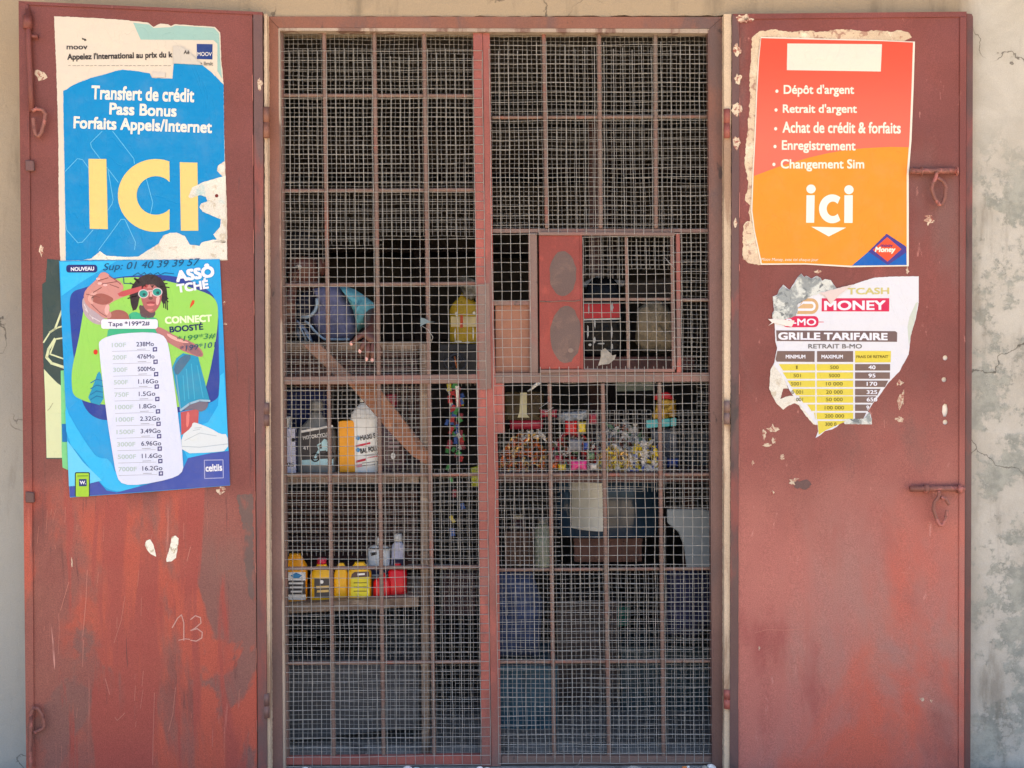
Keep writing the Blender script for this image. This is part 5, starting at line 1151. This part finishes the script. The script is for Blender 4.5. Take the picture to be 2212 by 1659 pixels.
# dim goods under the sales table
crate('dull brown box under the left end of the sales table', 1094, 1150, 1150, 1224, .5, .2, simple('umber_card', (92, 70, 60), .85, 0, .3, .2, 9), 'cardboard_box', 'box')
bottle('jar', 'pale greenish jar under the sales table, right of the dull brown box', 'jar', 1172, [(1120, 10), (1130, 11), (1131, 9), (1140, 17), (1220, 17), (1224, 16)], .42, .9, simple('pale_green_jar', (132, 140, 122), .4, 0, .2, .2, 20), 2.4, capn=2, capmat=k_grey)
bottle('jar', 'small dark jar with a cream lid standing on the brown box under the table', 'jar', 1120, [(1112, 11), (1120, 12), (1121, 14), (1148, 14), (1150, 13)], .56, .9, k_brown, 2.4, capn=2, capmat=simple('cream_lid', (170, 160, 130), .5))
crate('slate grey box at the right end of the sales table beside the hanging bags', 1486, 940, 1534, 1020, .4, .2, simple('slate_card', (76, 82, 84), .8, 0, .3, .2, 9), 'cardboard_box', 'box')
crate('dark box on the lower shelf edge between the rack post and the gate middle', 962, 1240, 1022, 1330, .5, .2, simple('dark_maroon_card', (66, 46, 48), .8, 0, .3, .2, 9), 'cardboard_box', 'box')
for i, (x, y, c) in enumerate(((1196, 1006, w_or), (1214, 1010, w_yl), (1282, 1008, w_wh), (1206, 990, cols[5]), (1276, 985, w_gr))):
    packet(('orange', 'yellow', 'white', 'crimson', 'grey-green')[i]+' flat packet lying among the sweets near the pink packet', x-9, y-8, x+9, y+8, .175, c)

# ------------------------------------------------------------------ litter on the step
random.seed(61)
k_lit = simple('white_litter', (232, 234, 232), .5, 0, .6)
zs = zst-.002
def on_step(x, Y=-.012):
    q = at(x, 1655, Y); return Vector((q.x, Y, zs))
def crumple(label, x, r, mat, Y=-.012, nm='paper_litter', flat=.6, cat='litter', grp='litter on the door step'):
    c = on_step(x, Y); bm = bmesh.new(); bmesh.ops.create_icosphere(bm, subdivisions=2, radius=r)
    for v in bm.verts:
        n_ = noise.noise(v.co*60+Vector((x, 0, 0))); v.co *= 1+.5*n_; v.co.z = v.co.z*flat+r*flat*.8; v.co.z = max(v.co.z, .0004)
    o = mk(nm, [v.co+c for v in bm.verts], [tuple(v.index for v in f.verts) for f in bm.faces], mat, None); bm.free()
    return tag(o, label, cat, grp)
crumple('small white crumpled scrap on the step, left of the first upright bar', 660, .009, k_lit); crumple('second white scrap just right of the first one on the step', 669, .008, k_lit, -.014)
crumple('largest white foil scrap on the step in front of the left gate half', 880, .014, k_lit, -.012, flat=.4); crumple('pale blue-white scrap beside the largest one on the step', 900, .011, simple('pale_blue_litter', (190, 216, 222), .4, 0, .6), -.013, flat=.4)
crumple('small white scrap on the step between the big foil scrap and the gate middle', 943, .006, k_lit)
crumple('white scrap on the step just left of the gate middle', 1035, .009, k_lit, -.013); crumple('white scrap on the step right at the gate middle', 1052, .008, k_lit, -.014)
crumple('flat whitish strip of litter on the step under the right gate half', 1370, .018, simple('dull_white_litter', (196, 200, 194), .6), -.012, flat=.15)
crumple('round white scrap in the right corner of the step', 1536, .013, k_lit, -.012); crumple('greyish scrap next to the round white one in the step corner', 1522, .009, simple('grey_litter', (160, 160, 150), .6), -.013)
a = on_step(1474, -.012); b = on_step(1489, -.006); cg = thing('cigarette_end', 'orange and white cigarette end on the step near the right jamb', 'litter', a, 'litter on the door step')
tube('filter', [a+Vector((0, 0, .004)), a.lerp(b, .6)+Vector((0, 0, .004))], .004, simple('orange_filter', (206, 130, 70), .7), cg); tube('paper', [a.lerp(b, .6)+Vector((0, 0, .004)), b+Vector((0, 0, .004))], .0038, k_lit, cg)
# ------------------------------------------------------------------ person behind the counter
ZP = zm(1100, 960, 3.072)
YP = SH+.15
def pp(zx, zy, Y): return at(*ZP(zx, zy), Y)
def skin_mesh(nodes, edges, levels=2):
    me = bpy.data.meshes.new('tmp'); me.from_pydata([n[0] for n in nodes], edges, []); o = bpy.data.objects.new('tmp', me); COL.objects.link(o)
    sk = o.modifiers.new('s', 'SKIN'); sk.use_smooth_shade = True; sk.branch_smoothing = .6
    for i, n in enumerate(nodes):
        d = me.skin_vertices[0].data[i]; r = n[1]; d.radius = (r, r) if isinstance(r, (int, float)) else r; d.use_root = (i == 0)
    ss = o.modifiers.new('d', 'SUBSURF'); ss.levels = levels; ss.render_levels = levels
    dg = bpy.context.evaluated_depsgraph_get(); ev = o.evaluated_get(dg); m2 = bpy.data.meshes.new_from_object(ev, depsgraph=dg)
    vs = [v.co.copy() for v in m2.vertices]; fs = [tuple(p.vertices) for p in m2.polygons]
    bpy.data.objects.remove(o); bpy.data.meshes.remove(me); bpy.data.meshes.remove(m2)
    return vs, fs
def _skinmat():
    t = NT('dark_brown_skin'); c = t.mix(t.ramp(t.noise(20, 4), .35, .65), lin((104, 64, 54)), lin((82, 50, 43)))
    t.b.inputs['Subsurface Weight'].default_value = .08
    return t.done(c, .42, 0, [(t.noise(300, 3, seed=3), .25, .001)], .5)
m_skin = _skinmat()
per = thing('person', 'person in navy shirt with turquoise sleeve leaning on the counter, hand hanging over its edge', 'person', pp(600, 1900, YP+.05))
head_c = pp(300, 330, YP+.04)
sh_r = pp(840, 700, YP+.06); elbow = pp(1170, 880, YP+.03); wrist = pp(1190, 1080, SH-.055)
palm = pp(1140, 1175, SH-.085)
nodes = []; edges = []
def N(p, r, parent=None):
    nodes.append((p, r)); i = len(nodes)-1
    if parent is not None: edges.append((parent, i))
    return i
pel = N(pp(560, 1900, YP+.14), .13)
be = N(pp(540, 1500, YP+.14), .125, pel)
ch = N(pp(520, 1080, YP+.12), .12, be)
uc = N(pp(500, 800, YP+.12), .085, ch)
nk = N(pp(380, 600, YP+.09), .042, uc)
hd0 = N(pp(330, 480, YP+.06), .052, nk)
hd1 = N(pp(300, 330, YP+.04), .076, hd0)
hd2 = N(pp(300, 180, YP+.05), .055, hd1)
s2 = N(sh_r, .055, uc); el = N(elbow, .034, s2); wr = N(wrist, .023, el); pm = N(palm, (.03, .015), wr)
# right-hand fingers hang down over the counter edge
tips = [((1075, 1135), (990, 1190), (925, 1262), .0078), ((1085, 1215), (1060, 1290), (1030, 1355), .0076), ((1130, 1240), (1125, 1350), (1110, 1452), .0078), ((1180, 1240), (1190, 1360), (1182, 1466), .0076), ((1225, 1225), (1262, 1310), (1290, 1400), .0068)]
fing = []
for k, (a, b, c, r) in enumerate(tips):
    fa = N(pp(*a, SH-.09), r*1.25, pm); fb = N(pp(*b, SH-.105), r*1.08, fa); fc = N(pp(*c, SH-.098), r*.85, fb); fing.append(c)
# other arm props up the head at the left
s1 = N(pp(250, 800, YP+.12), .052, uc); e1 = N(pp(120, 1180, YP+.0), .036, s1); w1 = N(pp(150, 760, YP-.05), .025, e1); h1 = N(pp(190, 560, YP-.03), (.03, .016), w1)
for dx_, dz_ in ((-10, 150), (25, 175), (55, 180), (85, 160)):
    f1 = N(pp(185+dx_*.7, 470, YP-.045), .0085, h1); N(pp(190+dx_*1.2, 560-dz_-20, YP-.05), .0068, f1)
vs, fs = skin_mesh(nodes, edges)
# face: shaped from the front of the head, looking down to the left
fd = Vector((-.28, -.9, -.2)).normalized(); upv = Vector((0, 0, 1)); upv = (upv-fd*upv.dot(fd)).normalized(); rt = fd.cross(upv)
hc = head_c
def bump(c, amt, rad):
    for i, v in enumerate(vs):
        d = (v-c).length
        if d < rad*2.5: vs[i] = v+fd*amt*math.exp(-(d/rad)**2)
front = .07
bump(hc+fd*front+upv*-.012, .022, .013); bump(hc+fd*front+upv*-.025, .012, .012)
for s_ in (-1, 1): bump(hc+fd*front+rt*s_*.028+upv*.012, -.012, .015)
bump(hc+fd*front+upv*.03, .006, .03); bump(hc+fd*front+upv*-.05, .010, .018); bump(hc+fd*front*.8+upv*-.085, .012, .022)
body = mk('body', vs, fs, m_skin, per, smooth=True)
m_lip2 = simple('lips', (104, 58, 56), .45); m_eye = simple('eye_white', (206, 200, 192), .25); m_hair = simple('short_black_hair', (18, 16, 16), .9, 0, 1, .3, 120)
def ball(name, c, rx, ry, rz, mat, par, ax=(rt, fd, upv)):
    bm = bmesh.new(); bmesh.ops.create_icosphere(bm, subdivisions=3, radius=1)
    o = mk(name, [c+ax[0]*v.co.x*rx+ax[1]*v.co.y*ry+ax[2]*v.co.z*rz for v in bm.verts], [tuple(v.index for v in f.verts) for f in bm.faces], mat, par, smooth=True); bm.free(); return o
for s_ in (-1, 1):
    e = ball('eye', hc+fd*(front-.004)+rt*s_*.028+upv*.010, .011, .009, .008, m_eye, per); ball('pupil', hc+fd*(front+.004)+rt*s_*.028+upv*.008, .0045, .003, .0045, m_hair, e)
    ball('ear', hc+rt*s_*.074-fd*.005, .010, .018, .028, m_skin, per)
ball('lips', hc+fd*(front+.006)+upv*-.046, .022, .006, .007, m_lip2, per)
# close-cropped hair cap
bm = bmesh.new(); bmesh.ops.create_icosphere(bm, subdivisions=4, radius=1)
hv = []; keep = []
for v in bm.verts:
    q = v.co; hv.append(hc+upv*.018+rt*q.x*.078-fd*.012+fd*q.y*.088+upv*q.z*.100)
hf = [tuple(v.index for v in f.verts) for f in bm.faces if (f.calc_center_median().z > .38 or f.calc_center_median().y < -.15) and f.calc_center_median().z > -.45]
bm.free(); mk('hair', hv, hf, m_hair, per, smooth=True)
# nails
m_nail = simple('pale_nail', (226, 172, 162), .25)
for (x, y), dy_ in zip(fing, (-.104, -.106, -.106, -.106, -.105)):
    if x > 1250: continue
    c = pp(x-4, y-8, SH+dy_+.002); ball('finger_nail', c, .0052, .0035, .0068, m_nail, per, (Vector((1, 0, 0)), Vector((0, 1, 0)), Vector((0, 0, 1))))
# shirt
def cloth(name, rgb, seed):
    t = NT(name); c = t.mix(t.ramp(t.noise(30, 5, seed=seed), .3, .7), tuple(v*.85 for v in lin(rgb)), tuple(v*1.15 for v in lin(rgb)))
    return t.done(c, .85, 0, [(t.noise(9, 3, .5, .8, sc3=(1, 1, .6), seed=seed), .8, .03), (t.noise(500, 2, seed=seed+2), .4, .0006)], .3)
m_navy = cloth('navy_shirt_cloth', (112, 116, 150), 1); m_dnavy = cloth('dark_navy_shirt_cloth', (30, 32, 50), 2); m_turq = cloth('turquoise_sleeve_cloth', (104, 172, 186), 3); m_pipe = cloth('pale_blue_piping', (160, 184, 204), 4); m_stripe = cloth('blue_grey_striped_cloth', (112, 130, 158), 5)
def patch(name, pts, Y, depth, mat, par, seed=0, amp=.012, rings=6, hol=0):
    """sewn cloth panel: outline bulging towards the viewer with folds"""
    m = []; Zp = [ZP(*q) for q in pts]
    for i in range(len(Zp)):
        a, b = Zp[i], Zp[(i+1) % len(Zp)]
        for j in range(4): m.append((a[0]+(b[0]-a[0])*j/4, a[1]+(b[1]-a[1])*j/4))
    c = (sum(q[0] for q in Zp)/len(Zp), sum(q[1] for q in Zp)/len(Zp)); n = len(m); vs = []; fs = []
    for k in range(rings+1):
        t = k/rings*.97
        for (x, y) in m:
            px, py = c[0]+(x-c[0])*(1-t), c[1]+(y-c[1])*(1-t); h = math.sqrt(max(0, 1-(1-t)**2))
            vs.append(at(px, py, Y)+Vector((0, -depth*h+amp*noise.noise(Vector((px*.09+py*.03, py*.02, seed)))*h, 0)))
    for k in range(rings):
        for i in range(n): fs.append((k*n+i, k*n+(i+1) % n, (k+1)*n+(i+1) % n, (k+1)*n+i))
    fs.append(tuple(rings*n+i for i in range(n)))
    b0 = len(vs)
    for (x, y) in m: vs.append(at(x, y, Y+.05))
    for i in range(n): fs.append((i, b0+i, b0+(i+1) % n, (i+1) % n))
    o = mk(name, vs, fs, mat, par, smooth=True)
    bm = bmesh.new(); bm.from_mesh(o.data); bmesh.ops.recalc_face_normals(bm, faces=bm.faces); bm.to_mesh(o.data); bm.free()
    return o
YS = YP+.0
shirt = patch('shirt', [(440, 590), (600, 555), (770, 560), (850, 690), (920, 790), (960, 930), (990, 1090), (960, 1150), (905, 1215), (640, 1215), (560, 1200), (430, 1000), (420, 930), (500, 850), (500, 720)], YS, .035, m_navy, per, 1)
patch('shirt_front', [(235, 680), (440, 590), (520, 600), (515, 720), (490, 830), (400, 930), (440, 1010), (540, 1200), (560, 1250), (215, 1250), (240, 1100), (255, 960)], YS+.006, .02, m_dnavy, per, 2)
patch('sleeve', [(772, 560), (860, 562), (960, 590), (1070, 660), (1190, 755), (1222, 830), (1225, 930), (1190, 1010), (1120, 1045), (1060, 1060), (1000, 1115), (985, 1000), (945, 860), (900, 760), (840, 650)], YS-.02, .05, m_turq, per, 3, .02)
def piping(pts, r): tube('piping', [pp(x, y, YS-.03) for x, y in pts], r, m_pipe, per, n=6)
piping([(497, 705), (500, 780), (480, 850), (430, 910), (370, 935), (310, 935)], .0055)
piping([(350, 985), (400, 1010), (460, 1090), (530, 1160), (590, 1205), (700, 1205), (900, 1205)], .004)
patch('scarf', [(250, 960), (300, 1000), (360, 1060), (420, 1150), (455, 1240), (300, 1245), (240, 1150), (245, 1040)], YS-.03, .012, m_stripe, per, 6)
for i in range(4): tube('scarf_fold', [pp(255+i*32, 1000+i*40, YS-.046), pp(300+i*35, 1110+i*30, YS-.05), pp(340+i*34, 1215+i*6, YS-.046)], .003, m_pipe if i % 2 else m_dnavy, per, n=5)
